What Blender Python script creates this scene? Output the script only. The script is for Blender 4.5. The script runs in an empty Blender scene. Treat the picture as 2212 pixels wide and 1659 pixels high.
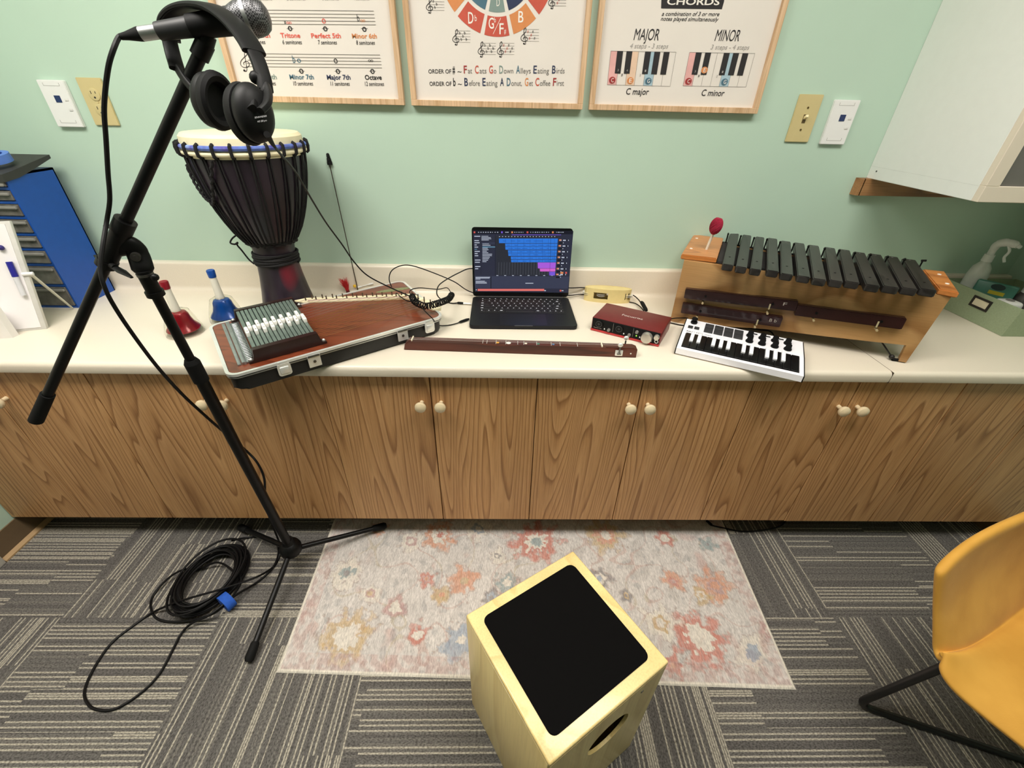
import bpy, bmesh, math, random
import numpy as np
from mathutils import Vector, Matrix, noise as mnoise
random.seed(4)
S = bpy.context.scene
COL = S.collection
# ------------------------------------------------------------------ camera
F_PX, CX, CY = 932.52, 1106.0, 829.5
RM = np.array([[0.999721348, -0.011420093, 0.020659306], [0.010916025, -0.552330231, -0.833553931], [0.020930023, 0.833547178, -0.552051661]])
CAM = np.array([0.0, -1.609, 1.41])
cd = bpy.data.cameras.new('camera'); cam = bpy.data.objects.new('camera', cd); COL.objects.link(cam)
cd.sensor_fit = 'HORIZONTAL'; cd.sensor_width = 36.0; cd.lens = F_PX / 2212.0 * 36.0; cd.clip_start = 0.05
U_, D_, N_ = np.linalg.svd(RM)
RR = U_ @ N_
cam.matrix_world = Matrix(((RR[0][0], -RR[1][0], -RR[2][0], CAM[0]), (RR[0][1], -RR[1][1], -RR[2][1], CAM[1]), (RR[0][2], -RR[1][2], -RR[2][2], CAM[2]), (0, 0, 0, 1)))
S.camera = cam
# ------------------------------------------------------------------ world, exposure, lights
wd = bpy.data.worlds.new('world'); S.world = wd; wd.use_nodes = True
wd.node_tree.nodes['Background'].inputs[0].default_value = (0.9, 0.95, 1.0, 1); wd.node_tree.nodes['Background'].inputs[1].default_value = 0.05
S.view_settings.view_transform = 'Standard'; S.view_settings.look = 'None'; S.view_settings.gamma = 1.0
S.view_settings.exposure = -0.1; S.view_settings.use_curve_mapping = False
LIGHTS = [(-1.0, -1.15, 27.0), (0.65, -1.15, 18.0)]
def area(loc, sx, sy, power, color=(1, 0.955, 0.905)):
    l = bpy.data.lights.new('ceiling_panel_light', 'AREA'); l.shape = 'RECTANGLE'; l.size = sx; l.size_y = sy; l.energy = power; l.color = color; l.spread = math.radians(150)
    o = bpy.data.objects.new('ceiling_panel_light', l); COL.objects.link(o); o.location = loc; return o
for lx, ly, pw in LIGHTS:
    area((lx, ly, 2.575), 1.16, 0.56, pw)
# ------------------------------------------------------------------ measuring helpers (pixel of the photo -> point on a known plane)
def ray(u, v): return RM.T @ np.array([(u - CX) / F_PX, (v - CY) / F_PX, 1.0])
def Zp(u, v, z): d = ray(u, v); return Vector(CAM + d * ((z - CAM[2]) / d[2]))
def Yp(u, v, y): d = ray(u, v); return Vector(CAM + d * ((y - CAM[1]) / d[1]))
def Xp(u, v, x): d = ray(u, v); return Vector(CAM + d * ((x - CAM[0]) / d[0]))
def Dp(u, v, dd): return Vector(CAM + ray(u, v) * dd)
def Pl(u, v, p, n):
    d = Vector(ray(u, v)); c = Vector(CAM); return c + d * ((Vector(p) - c).dot(n) / d.dot(n))
# ------------------------------------------------------------------ materials
def srgb(r, g, b):
    f = lambda c: (c / 255 / 12.92) if c / 255 <= 0.04045 else ((c / 255 + 0.055) / 1.055) ** 2.4
    return (f(r), f(g), f(b), 1.0)
MATS = {}
class NT:
    def __init__(s, m): s.t = m.node_tree; s.n = s.t.nodes; s.b = s.n['Principled BSDF']
    def new(s, typ, **kw):
        x = s.n.new(typ)
        for k, v in kw.items():
            if k.startswith('i_'):
                key = k[2:]; key = int(key) if key.isdigit() else key.replace('_', ' ')
                x.inputs[key].default_value = v
            else: setattr(x, k, v)
        return x
    def l(s, a, b): s.t.links.new(a, b)
    def math(s, op, a, b=None, c=None):
        x = s.n.new('ShaderNodeMath'); x.operation = op
        for i, q in enumerate((a, b, c)):
            if q is None: continue
            if isinstance(q, (int, float)): x.inputs[i].default_value = q
            else: s.l(q, x.inputs[i])
        return x.outputs[0]
    def mix(s, f, a, b, blend='MIX'):
        x = s.n.new('ShaderNodeMix'); x.data_type = 'RGBA'; x.blend_type = blend
        for k, q in ((0, f), (6, a), (7, b)):
            if isinstance(q, (int, float, tuple)): x.inputs[k].default_value = q
            else: s.l(q, x.inputs[k])
        return x.outputs[2]
    def ramp(s, f, stops, interp='LINEAR'):
        x = s.n.new('ShaderNodeValToRGB'); x.color_ramp.interpolation = interp
        e = x.color_ramp.elements
        while len(e) < len(stops): e.new(0.5)
        for i, (p, c) in enumerate(stops):
            e[i].position = p; e[i].color = c if isinstance(c, tuple) else (c, c, c, 1)
        s.l(f, x.inputs[0]); return x.outputs[0]
def M(name, col, rough=0.5, metal=0.0, var=0.06, vscale=40.0, bump=0.0, bscale=200.0, emit=None, estr=1.0, trans=0.0, alpha=1.0, spec=None, coat=0.0, stretch=None, sheen=0.0, ior=None):
    if name in MATS: return MATS[name]
    m = bpy.data.materials.new(name); m.use_nodes = True; t = NT(m); b = t.b
    b.inputs['Roughness'].default_value = rough; b.inputs['Metallic'].default_value = metal
    tc = t.new('ShaderNodeTexCoord'); co = tc.outputs['Object']
    if stretch:
        mp = t.new('ShaderNodeMapping'); mp.inputs['Scale'].default_value = stretch; t.l(co, mp.inputs[0]); co = mp.outputs[0]
    nz = t.new('ShaderNodeTexNoise', i_Scale=vscale, i_Detail=4.0); t.l(co, nz.inputs['Vector'])
    lo = tuple(c * (1 - var) for c in col[:3]) + (1,); hi = tuple(min(1, c * (1 + var)) for c in col[:3]) + (1,)
    t.l(t.ramp(nz.outputs[0], [(0.3, lo), (0.7, hi)]), b.inputs['Base Color'])
    if bump:
        n2 = t.new('ShaderNodeTexNoise', i_Scale=bscale, i_Detail=3.0); t.l(tc.outputs['Object'], n2.inputs['Vector'])
        bp = t.new('ShaderNodeBump', i_Strength=bump, i_Distance=0.001); t.l(n2.outputs[0], bp.inputs['Height']); t.l(bp.outputs[0], b.inputs['Normal'])
    if emit: b.inputs['Emission Color'].default_value = emit; b.inputs['Emission Strength'].default_value = estr
    if trans: b.inputs['Transmission Weight'].default_value = trans
    if alpha < 1: b.inputs['Alpha'].default_value = alpha
    if spec is not None: b.inputs['Specular IOR Level'].default_value = spec
    if coat: b.inputs['Coat Weight'].default_value = coat; b.inputs['Coat Roughness'].default_value = 0.15
    if sheen: b.inputs['Sheen Weight'].default_value = sheen
    if ior: b.inputs['IOR'].default_value = ior
    MATS[name] = m; return m
def oak(name, c1, c2, c3, fx=3.4, fz=0.55, rings=11.0, rough=0.42, axis='Z', pores=0.55, coat=0.0):
    if name in MATS: return MATS[name]
    m = bpy.data.materials.new(name); m.use_nodes = True; t = NT(m); b = t.b
    tc = t.new('ShaderNodeTexCoord'); oi = t.new('ShaderNodeObjectInfo')
    mp = t.new('ShaderNodeMapping'); sc = {'Z': (fx, fx, fz), 'X': (fz, fx, fx), 'Y': (fx, fz, fx)}[axis]; mp.inputs['Scale'].default_value = sc
    t.l(tc.outputs['Object'], mp.inputs[0])
    off = t.new('ShaderNodeVectorMath', operation='ADD'); t.l(mp.outputs[0], off.inputs[0])
    cmb = t.new('ShaderNodeCombineXYZ'); r = oi.outputs['Random']
    t.l(t.math('MULTIPLY', r, 37.0), cmb.inputs[0]); t.l(t.math('MULTIPLY', r, 91.0), cmb.inputs[1]); t.l(t.math('MULTIPLY', r, 53.0), cmb.inputs[2]); t.l(cmb.outputs[0], off.inputs[1])
    n1 = t.new('ShaderNodeTexNoise', i_Scale=1.0, i_Detail=1.6, i_Roughness=0.45); t.l(off.outputs[0], n1.inputs['Vector'])
    fr = t.math('FRACT', t.math('MULTIPLY', n1.outputs[0], rings))
    g = t.ramp(fr, [(0.0, c1), (0.66, c2), (0.92, c3), (1.0, c1)])
    mp2 = t.new('ShaderNodeMapping'); k = {'Z': (260, 260, 9), 'X': (9, 260, 260), 'Y': (260, 9, 260)}[axis]; mp2.inputs['Scale'].default_value = k
    t.l(tc.outputs['Object'], mp2.inputs[0])
    n2 = t.new('ShaderNodeTexNoise', i_Scale=1.0, i_Detail=3.0); t.l(mp2.outputs[0], n2.inputs['Vector'])
    pr = t.ramp(n2.outputs[0], [(0.36, (0.70, 0.66, 0.60, 1)), (0.56, (1, 1, 1, 1))])
    n3 = t.new('ShaderNodeTexNoise', i_Scale=1.3, i_Detail=2.0); t.l(off.outputs[0], n3.inputs['Vector'])
    tone = t.ramp(n3.outputs[0], [(0.3, (0.9, 0.88, 0.86, 1)), (0.7, (1.06, 1.05, 1.03, 1))])
    c = t.mix(pores, g, t.mix(1.0, g, pr, 'MULTIPLY')); c = t.mix(1.0, c, tone, 'MULTIPLY')
    t.l(c, b.inputs['Base Color']); b.inputs['Roughness'].default_value = rough
    bp = t.new('ShaderNodeBump', i_Strength=0.15, i_Distance=0.001); t.l(n2.outputs[0], bp.inputs['Height']); t.l(bp.outputs[0], b.inputs['Normal'])
    if coat: b.inputs['Coat Weight'].default_value = coat
    MATS[name] = m; return m
BLACK = M('black_plastic', srgb(10, 10, 10), 0.45, var=0.1, spec=.22)
BLACKM = M('black_matte', srgb(10, 10, 11), 0.6, var=0.1, spec=.22)
RUBBER = M('black_rubber', srgb(13, 13, 13), 0.75, var=0.1, bump=0.2, bscale=300, spec=.22)
TUBEM = M('black_painted_steel', srgb(12, 12, 12), 0.38, var=0.1, spec=.22)
CORD = M('black_cable_rubber', srgb(11, 10, 11), 0.5, var=0.1, spec=.22)
CHROME = M('chrome', srgb(236, 236, 232), 0.3, .5, var=0.04)
ALU = M('brushed_aluminium', srgb(190, 192, 192), 0.38, 1.0, var=0.08, vscale=60)
PAPER = M('white_paper', srgb(228, 221, 213), 0.65, var=0.015, vscale=8)
WHITE = M('white_plastic', srgb(236, 236, 234), 0.35, var=0.01)
IVORY = M('ivory_plastic', srgb(206, 190, 138), 0.4, var=0.02)
CREAM = M('cream_plastic', srgb(238, 226, 190), 0.4, var=0.03)
INK = M('ink_black', srgb(35, 32, 34), 0.7, var=0.03)
# ------------------------------------------------------------------ mesh helpers
def new(): return bmesh.new()
def xf(bm, vs, mat): bmesh.ops.transform(bm, matrix=mat, verts=vs)
def setm(fs, mi):
    for f in fs: f.material_index = mi
def fr(x=0, y=0, z=0, rz=0, rx=0, ry=0): return Matrix.Translation((x, y, z)) @ Matrix.Rotation(rz, 4, 'Z') @ Matrix.Rotation(ry, 4, 'Y') @ Matrix.Rotation(rx, 4, 'X')
def box(bm, a, b, mi=0, bev=0.0, seg=2, mat=None):
    a = Vector(a); b = Vector(b)
    r = bmesh.ops.create_cube(bm, size=1.0); vs = r['verts']
    xf(bm, vs, Matrix.Translation((a + b) / 2) @ Matrix.Diagonal(((b - a).x, (b - a).y, (b - a).z, 1)))
    fs = list({f for v in vs for f in v.link_faces})
    if bev > 0:
        es = list({e for v in vs for e in v.link_edges})
        r = bmesh.ops.bevel(bm, geom=es, offset=bev, segments=seg, affect='EDGES', profile=0.5)
        fs = list({f for f in r['faces']} | {f for f in fs if f.is_valid}); vs = list({v for f in fs for v in f.verts})
        vs2 = set(vs)
        for f in list(fs):
            for e in f.edges:
                for g in e.link_faces: vs2.update(g.verts); fs.append(g)
        fs = list(set(fs)); vs = list(vs2)
    setm(fs, mi)
    if mat is not None: xf(bm, vs, mat)
    return vs
def _basis(d):
    d = d.normalized(); a = Vector((0, 0, 1)) if abs(d.z) < 0.95 else Vector((1, 0, 0)); x = a.cross(d).normalized(); return x, d.cross(x)
def cyl(bm, p, q, r1, r2=None, seg=16, mi=0, caps=True):
    p = Vector(p); q = Vector(q); r2 = r1 if r2 is None else r2; x, y = _basis(q - p); A = []; B = []
    for i in range(seg):
        t = 2 * math.pi * i / seg; o = x * math.cos(t) + y * math.sin(t); A.append(bm.verts.new(p + o * r1)); B.append(bm.verts.new(q + o * r2))
    for i in range(seg):
        f = bm.faces.new((A[i], A[(i + 1) % seg], B[(i + 1) % seg], B[i])); f.material_index = mi
    if caps:
        f = bm.faces.new(A[::-1]); f.material_index = mi; f = bm.faces.new(B); f.material_index = mi
    return A + B
def crom(pts, n=8, closed=False):
    pts = [Vector(p) for p in pts]; out = []; N = len(pts)
    rng = range(N) if closed else range(N - 1)
    for i in rng:
        if closed: a, b, c, d = pts[i - 1], pts[i], pts[(i + 1) % N], pts[(i + 2) % N]
        else:
            b, c = pts[i], pts[i + 1]; a = pts[i - 1] if i > 0 else b * 2 - c; d = pts[i + 2] if i + 2 < N else c * 2 - b
        for k in range(n):
            t = k / n; out.append(0.5 * ((2 * b) + (c - a) * t + (2 * a - 5 * b + 4 * c - d) * t * t + (3 * b - a - 3 * c + d) * t ** 3))
    if not closed: out.append(pts[-1])
    return out
def tube(bm, pts, r, seg=8, mi=0, closed=False, ell=None, upv=None):
    pts = [Vector(p) for p in pts]; N = len(pts); rings = []; x = None
    for i, p in enumerate(pts):
        if closed: d = pts[(i + 1) % N] - pts[i - 1]
        else: d = pts[min(i + 1, N - 1)] - pts[max(i - 1, 0)]
        if d.length < 1e-9: d = Vector((0, 0, 1))
        d.normalize()
        if upv is not None: y = (Vector(upv) - d * Vector(upv).dot(d)).normalized(); xx = y.cross(d); x = xx
        else:
            if x is None: x, y = _basis(d)
            else: x = (x - d * x.dot(d)).normalized(); y = d.cross(x)
        rr = r[i] if isinstance(r, (list, tuple)) else r
        ring = []
        for k in range(seg):
            t = 2 * math.pi * k / seg; ex, ey = ell if ell else (1, 1)
            ring.append(bm.verts.new(p + x * (math.cos(t) * rr * ex) + y * (math.sin(t) * rr * ey)))
        rings.append(ring)
    for i in range(N if closed else N - 1):
        A = rings[i]; B = rings[(i + 1) % N]
        for k in range(seg):
            f = bm.faces.new((A[k], A[(k + 1) % seg], B[(k + 1) % seg], B[k])); f.material_index = mi
    if not closed:
        f = bm.faces.new(rings[0][::-1]); f.material_index = mi; f = bm.faces.new(rings[-1]); f.material_index = mi
    return [v for q in rings for v in q]
def lathe(bm, prof, seg=32, mi=0, mat=None, mis=None):
    """prof: list of (r, z) bottom to top"""
    rings = []; allv = []
    for r, z in prof:
        if r < 1e-6: v = bm.verts.new((0, 0, z)); rings.append([v]); allv.append(v)
        else:
            q = [bm.verts.new((r * math.cos(2 * math.pi * k / seg), r * math.sin(2 * math.pi * k / seg), z)) for k in range(seg)]; rings.append(q); allv += q
    for i in range(len(rings) - 1):
        A, B = rings[i], rings[i + 1]; m_ = mis[i] if mis else mi
        for k in range(seg):
            k2 = (k + 1) % seg
            if len(A) == 1 and len(B) == 1: continue
            if len(A) == 1: f = bm.faces.new((A[0], B[k2], B[k]))
            elif len(B) == 1: f = bm.faces.new((A[k], A[k2], B[0]))
            else: f = bm.faces.new((A[k], A[k2], B[k2], B[k]))
            f.material_index = m_
    if mat is not None: xf(bm, allv, mat)
    return allv
def prism(bm, poly, h0, h1, mi=0, mat=None, bev=0.0):
    """poly: list of (x, y); extruded from z=h0 to h1"""
    A = [bm.verts.new((x, y, h0)) for x, y in poly]; B = [bm.verts.new((x, y, h1)) for x, y in poly]; n = len(poly); fs = []
    for i in range(n): fs.append(bm.faces.new((A[i], A[(i + 1) % n], B[(i + 1) % n], B[i])))
    fs.append(bm.faces.new(A[::-1])); fs.append(bm.faces.new(B)); vs = A + B
    if bev > 0:
        es = [e for e in {e for f in fs[-2:] for e in f.edges}]
        r = bmesh.ops.bevel(bm, geom=es, offset=bev, segments=2, affect='EDGES')
        fs = list(set([f for f in fs if f.is_valid] + r['faces'])); vs = list({v for f in fs for v in f.verts})
    setm(fs, mi)
    if mat is not None: xf(bm, vs, mat)
    return vs
def rrect(x0, y0, x1, y1, r, n=5):
    out = []
    for cx, cy, a in ((x1 - r, y0 + r, -90), (x1 - r, y1 - r, 0), (x0 + r, y1 - r, 90), (x0 + r, y0 + r, 180)):
        for k in range(n + 1):
            t = math.radians(a + 90 * k / n); out.append((cx + r * math.cos(t), cy + r * math.sin(t)))
    return out
def quad(bm, pts, mi=0):
    f = bm.faces.new([bm.verts.new(p) for p in pts]); f.material_index = mi; return f
def ico(bm, c, r, sub=2, mi=0, scale=(1, 1, 1)):
    q = bmesh.ops.create_icosphere(bm, subdivisions=sub, radius=r); xf(bm, q['verts'], Matrix.Translation(c) @ Matrix.Diagonal((*scale, 1)))
    setm({f for v in q['verts'] for f in v.link_faces}, mi); return q['verts']
def obj(name, bm, mats, parent=None, smooth=True, ang=35, world=False, label=None, fixn=True):
    """link bm as ONE mesh object; parent keeps local coordinates unless world=True"""
    if fixn: bmesh.ops.recalc_face_normals(bm, faces=bm.faces)
    if world and parent is not None: bm.transform(WM[parent.name].inverted())
    me = bpy.data.meshes.new(name); bm.to_mesh(me); bm.free()
    for m in (mats if isinstance(mats, (list, tuple)) else [mats]): me.materials.append(m)
    if smooth:
        me.polygons.foreach_set('use_smooth', [True] * len(me.polygons)); me.set_sharp_from_angle(angle=math.radians(ang))
    o = bpy.data.objects.new(name, me); COL.objects.link(o)
    if parent is not None: o.parent = parent; WM[o.name] = WM[parent.name].copy()
    else: WM[o.name] = Matrix.Identity(4)
    if label: o['label'] = label
    return o
WM = {}
def thing(name, label, cat, loc=(0, 0, 0), rz=0.0, group=None):
    o = bpy.data.objects.new(name, None); COL.objects.link(o); o.empty_display_size = 0.05
    o.location = loc; o.rotation_euler = (0, 0, rz); o['label'] = label; o['category'] = cat
    if group: o['group'] = group
    WM[o.name] = Matrix.Translation(loc) @ Matrix.Rotation(rz, 4, 'Z'); return o
def tag(o, label, cat, group=None):
    o['label'] = label; o['category'] = cat
    if group: o['group'] = group
    return o
def struct(name, bm, mats, **k):
    o = obj(name, bm, mats, **k); o['kind'] = 'structure'; return o
TXT = {}
def text_data(body, shear=0.0, bold=0.0):
    key = (body, shear, bold)
    if key not in TXT:
        c = bpy.data.curves.new('t', 'FONT'); c.body = body; c.shear = shear; c.offset = bold; c.resolution_u = 3; c.size = 1.0
        o = bpy.data.objects.new('t', c); me = bpy.data.meshes.new_from_object(o)
        vs = [v.co.copy() for v in me.vertices]; fs = [tuple(p.vertices) for p in me.polygons]
        bpy.data.objects.remove(o); bpy.data.meshes.remove(me); bpy.data.curves.remove(c)
        TXT[key] = (vs, fs)
    return TXT[key]
CAPH = None
def text(bm, body, p0, p1, hv, mi=0, shear=0.0, bold=0.0, n=None):
    """text whose ink runs from p0 to p1 along the baseline; hv = vector of one capital's height"""
    global CAPH
    if CAPH is None: CAPH = max(v.y for v in text_data('H')[0])
    vs, fs = text_data(body, shear, bold)
    if not vs: return
    x0 = min(v.x for v in vs); x1 = max(v.x for v in vs); p0 = Vector(p0); e = (Vector(p1) - p0) / (x1 - x0); h = Vector(hv) / CAPH
    V = [bm.verts.new(p0 + e * (v.x - x0) + h * v.y) for v in vs]
    for f in fs:
        try: q = bm.faces.new([V[i] for i in f]); q.material_index = mi
        except ValueError: pass
# ------------------------------------------------------------------ room shell
XL, XR, YB, YF, ZC = -1.77, 1.95, 0.0, -5.6, 2.6
MINT = M('mint_wall_paint', srgb(187, 212, 194), 0.5, var=0.012, vscale=6, bump=0.05, bscale=260)
def carpet():
    m = bpy.data.materials.new('striped_carpet_tile'); m.use_nodes = True; t = NT(m); b = t.b
    tc = t.new('ShaderNodeTexCoord'); sp = t.new('ShaderNodeSeparateXYZ'); t.l(tc.outputs['Object'], sp.inputs[0])
    X = t.math('DIVIDE', t.math('ADD', sp.outputs[0], 1.40 + 4.0), 0.5); Y = t.math('DIVIDE', t.math('ADD', sp.outputs[1], 0.752 + 0.105 + 4.0), 0.5)
    ix = t.math('FLOOR', X); iy = t.math('FLOOR', Y); fx = t.math('FRACT', X); fy = t.math('FRACT', Y)
    par = t.math('MODULO', t.math('ADD', t.math('ADD', ix, iy), 1.0), 2.0)          # 0: lines along x, 1: lines along y
    def sel(a, b_): # par==0 -> a
        return t.math('ADD', t.math('MULTIPLY', a, t.math('SUBTRACT', 1.0, par)), t.math('MULTIPLY', b_, par))
    s = sel(fy, fx); u = sel(fx, fy)
    sid = t.math('FLOOR', t.math('MULTIPLY', s, 84.0))
    tid = t.math('ADD', t.math('MULTIPLY', ix, 17.0), t.math('MULTIPLY', iy, 71.0))
    wn0 = t.new('ShaderNodeTexWhiteNoise', noise_dimensions='2D'); c0 = t.new('ShaderNodeCombineXYZ'); t.l(t.math('FLOOR', t.math('MULTIPLY', s, 5.0)), c0.inputs[0]); t.l(tid, c0.inputs[1]); t.l(c0.outputs[0], wn0.inputs[0])
    seg = t.math('FLOOR', t.math('ADD', t.math('MULTIPLY', u, 1.15), wn0.outputs[0]))
    wn = t.new('ShaderNodeTexWhiteNoise', noise_dimensions='3D'); cc = t.new('ShaderNodeCombineXYZ'); t.l(sid, cc.inputs[0]); t.l(tid, cc.inputs[1]); t.l(seg, cc.inputs[2]); t.l(cc.outputs[0], wn.inputs[0])
    # band density: some bands carry many pale lines, others few
    wb = t.new('ShaderNodeTexWhiteNoise', noise_dimensions='3D'); cb = t.new('ShaderNodeCombineXYZ'); t.l(t.math('FLOOR', t.math('MULTIPLY', s, 4.0)), cb.inputs[0]); t.l(tid, cb.inputs[1]); t.l(seg, cb.inputs[2]); t.l(cb.outputs[0], wb.inputs[0])
    odd = t.math('MODULO', sid, 2.0)
    v = t.math('MULTIPLY', wn.outputs[0], t.math('ADD', 0.62, t.math('MULTIPLY', wb.outputs[0], 0.55)))
    v = t.math('MULTIPLY', v, t.math('ADD', 0.45, t.math('MULTIPLY', odd, 0.55)))
    f = t.math('FRACT', t.math('MULTIPLY', s, 84.0)); edge = t.math('MULTIPLY', t.math('MULTIPLY', f, t.math('SUBTRACT', 1.0, f)), 4.0)
    line = t.math('MULTIPLY', t.math('GREATER_THAN', v, 0.40), t.ramp(edge, [(.35, 0.0), (.75, 1.0)]))
    # loop texture
    mp = t.new('ShaderNodeCombineXYZ'); t.l(t.math('MULTIPLY', s, 170.0), mp.inputs[0]); t.l(t.math('MULTIPLY', u, 80.0), mp.inputs[1]); t.l(tid, mp.inputs[2])
    nz = t.new('ShaderNodeTexNoise', i_Scale=1.0, i_Detail=2.0); t.l(mp.outputs[0], nz.inputs['Vector'])
    base = t.ramp(wn.outputs[0], [(0.0, srgb(92, 89, 86)), (0.5, srgb(104, 101, 97)), (1.0, srgb(114, 110, 104))])
    col = t.mix(t.math('MULTIPLY', line, 0.72), base, srgb(186, 179, 162))
    lp = t.ramp(nz.outputs[0], [(0.32, (0.5, 0.5, 0.5, 1)), (0.62, (1.22, 1.22, 1.22, 1))])
    col = t.mix(1.0, col, lp, 'MULTIPLY'); t.l(col, b.inputs['Base Color']); b.inputs['Roughness'].default_value = 0.95; b.inputs['Specular IOR Level'].default_value = 0.1
    bp = t.new('ShaderNodeBump', i_Strength=0.5, i_Distance=0.003); t.l(nz.outputs[0], bp.inputs['Height']); t.l(bp.outputs[0], b.inputs['Normal'])
    return m
bm = new(); box(bm, (XL - .1, YF - .1, -.08), (XR + .1, YB + .1, 0)); struct('floor', bm, carpet(), smooth=False)
bm = new(); box(bm, (XL - .1, YF - .1, ZC), (XR + .1, YB + .1, ZC + .08)); struct('ceiling', bm, M('ceiling_tile', srgb(236, 234, 228), 0.9, var=0.04, vscale=120), smooth=False)
bm = new(); box(bm, (XL - .1, 0, 0), (XR + .1, .1, ZC)); struct('wall_back', bm, MINT, smooth=False)
bm = new(); box(bm, (XR, YF, 0), (XR + .1, 0, ZC)); struct('wall_right', bm, MINT, smooth=False)
bm = new(); box(bm, (XL - .1, -.66, 0), (XL, 0, ZC)); box(bm, (XL - .1, YF, 0), (XL, -1.66, ZC)); box(bm, (XL - .1, -1.66, 2.06), (XL, -.66, ZC)); struct('wall_left', bm, MINT, smooth=False)
bm = new(); box(bm, (XL - .1, YF - .1, 0), (XR + .1, YF, ZC)); struct('wall_front', bm, MINT, smooth=False)
TRIM = M('white_trim_paint', srgb(226, 222, 214), 0.4, var=0.01)
bm = new(); box(bm, (XL - .1, -.73, 0), (XL + .018, -.661, 2.05), bev=.004); box(bm, (XL - .1, -1.66, 0), (XL + .018, -1.59, 2.05), bev=.004); box(bm, (XL - .1, -1.66, 2.05), (XL + .018, -.661, 2.12), bev=.004); struct('trim_1', bm, TRIM)
bm = new(); box(bm, (XL - .07, -1.59, .005), (XL - .03, -.73, 2.05), bev=.003); struct('door_1', bm, M('painted_door', srgb(214, 206, 192), 0.45, var=0.01))
COVE = M('taupe_vinyl_cove_base', srgb(112, 92, 68), 0.5, var=0.04)
prof = [(0, 0), (.017, 0), (.017, .006), (.006, .016), (.005, .1), (0, .1)]
bm = new(); A = [bm.verts.new((XL + x, -.66, z)) for x, z in prof]; B = [bm.verts.new((XL + x, -.001, z)) for x, z in prof]
for i in range(6): f = bm.faces.new((A[i], A[(i + 1) % 6], B[(i + 1) % 6], B[i])); f.material_index = 1 if i in (1, 2) else 0
bm.faces.new(A); bm.faces.new(B[::-1])
struct('baseboard_left', bm, [COVE, M('tan_cove_toe', srgb(186, 154, 112), 0.5)], smooth=False)
bm = new(); A = [bm.verts.new((XR - x, YF + .001, z)) for x, z in prof]; B = [bm.verts.new((XR - x, -.001, z)) for x, z in prof]
for i in range(6): bm.faces.new((A[i], A[(i + 1) % 6], B[(i + 1) % 6], B[i]))
bm.faces.new(A); bm.faces.new(B[::-1]); struct('baseboard_right', bm, COVE, smooth=False)
# ceiling light panels
for i, (lx, ly, pw) in enumerate(LIGHTS):
    t = thing('ceiling_light', ('left' if i == 0 else 'right') + ' one of the two flat fluorescent panels set in the ceiling', 'ceiling light', (lx, ly, 2.6), group=None)
    bm = new(); 
    for a, b in (((-.6, -.3, -.02), (-.58, .3, 0)), ((.58, -.3, -.02), (.6, .3, 0)), ((-.58, -.3, -.02), (.58, -.28, 0)), ((-.58, .28, -.02), (.58, .3, 0))): box(bm, a, b)
    obj('frame', bm, TRIM, t, smooth=False)
    bm = new(); box(bm, (-.58, -.28, -.012), (.58, .28, -.006)); obj('diffuser', bm, M('lit_diffuser', srgb(250, 245, 235), 0.5, emit=(1, .93, .83, 1), estr=6), t, smooth=False)
# ------------------------------------------------------------------ base cabinets
OAK = oak('oak_laminate', srgb(203, 158, 109), srgb(192, 146, 97), srgb(152, 108, 66), fx=6.4, fz=.42, rings=32.0)
OAKD = oak('oak_carcass', srgb(150, 108, 68), srgb(138, 97, 60), srgb(100, 66, 36))
KICK = M('dark_toe_kick', srgb(40, 34, 30), 0.7)
KNOB = M('almond_ceramic', srgb(222, 204, 168), 0.22, var=0.02, coat=.5)
CABS = [(-1.767, -1.49, -1.195, 'under the white easel and blue drawer tower'), (-1.195, -.85, -.53, 'crossed by the microphone stand pole'), (-.53, -.214, .101, 'under the open autoharp and long brown stick'), (.101, .411, .741, 'under the red audio box'), (.741, 1.058, 1.38, 'under the xylophone right end'), (1.38, 1.66, 1.945, 'last one at right, beside the mustard chair')]
for x0, xs, x1, lab in CABS:
    t = thing('base_cabinet', 'oak base cabinet with two doors, ' + lab, 'cabinet', (xs, -.555, 0), group='oak base cabinets under the counter')
    low = 0.003 if x1 > 1.2 else 0.0
    bm = new(); box(bm, (x0 - xs, .022, .1), (x1 - xs, .545, .742)); obj('body', bm, OAKD, t, smooth=False)
    bm = new(); box(bm, (x0 - xs, .115, 0), (x1 - xs, .13, .1)); obj('toe_kick', bm, KICK, t, smooth=False)
    for s in (-1, 1):
        lo = low if s > 0 or x0 > 1.2 else 0.0
        a, b = (x0 - xs + .0012, -.0014) if s < 0 else (.0014, x1 - xs - .0012)
        if x0 == -.53 and s < 0: a = .0002 + x0 - xs
        bm = new(); box(bm, (a, 0, .112 - lo), (b, .019, .741), bev=.0012, seg=1)
        d = obj('door', bm, OAK, t, smooth=False)
        kx = s * .029
        bm = new(); lathe(bm, [(0, -.001), (.0065, -.001), (.006, .012), (.0085, .016), (.0155, .021), (.0175, .0265), (.016, .032), (.010, .036), (0, .0375)], 24, mat=Matrix.Translation((kx, 0, .643)) @ Matrix.Rotation(math.radians(90), 4, 'X'))
        obj('knob', bm, KNOB, d)
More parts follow.
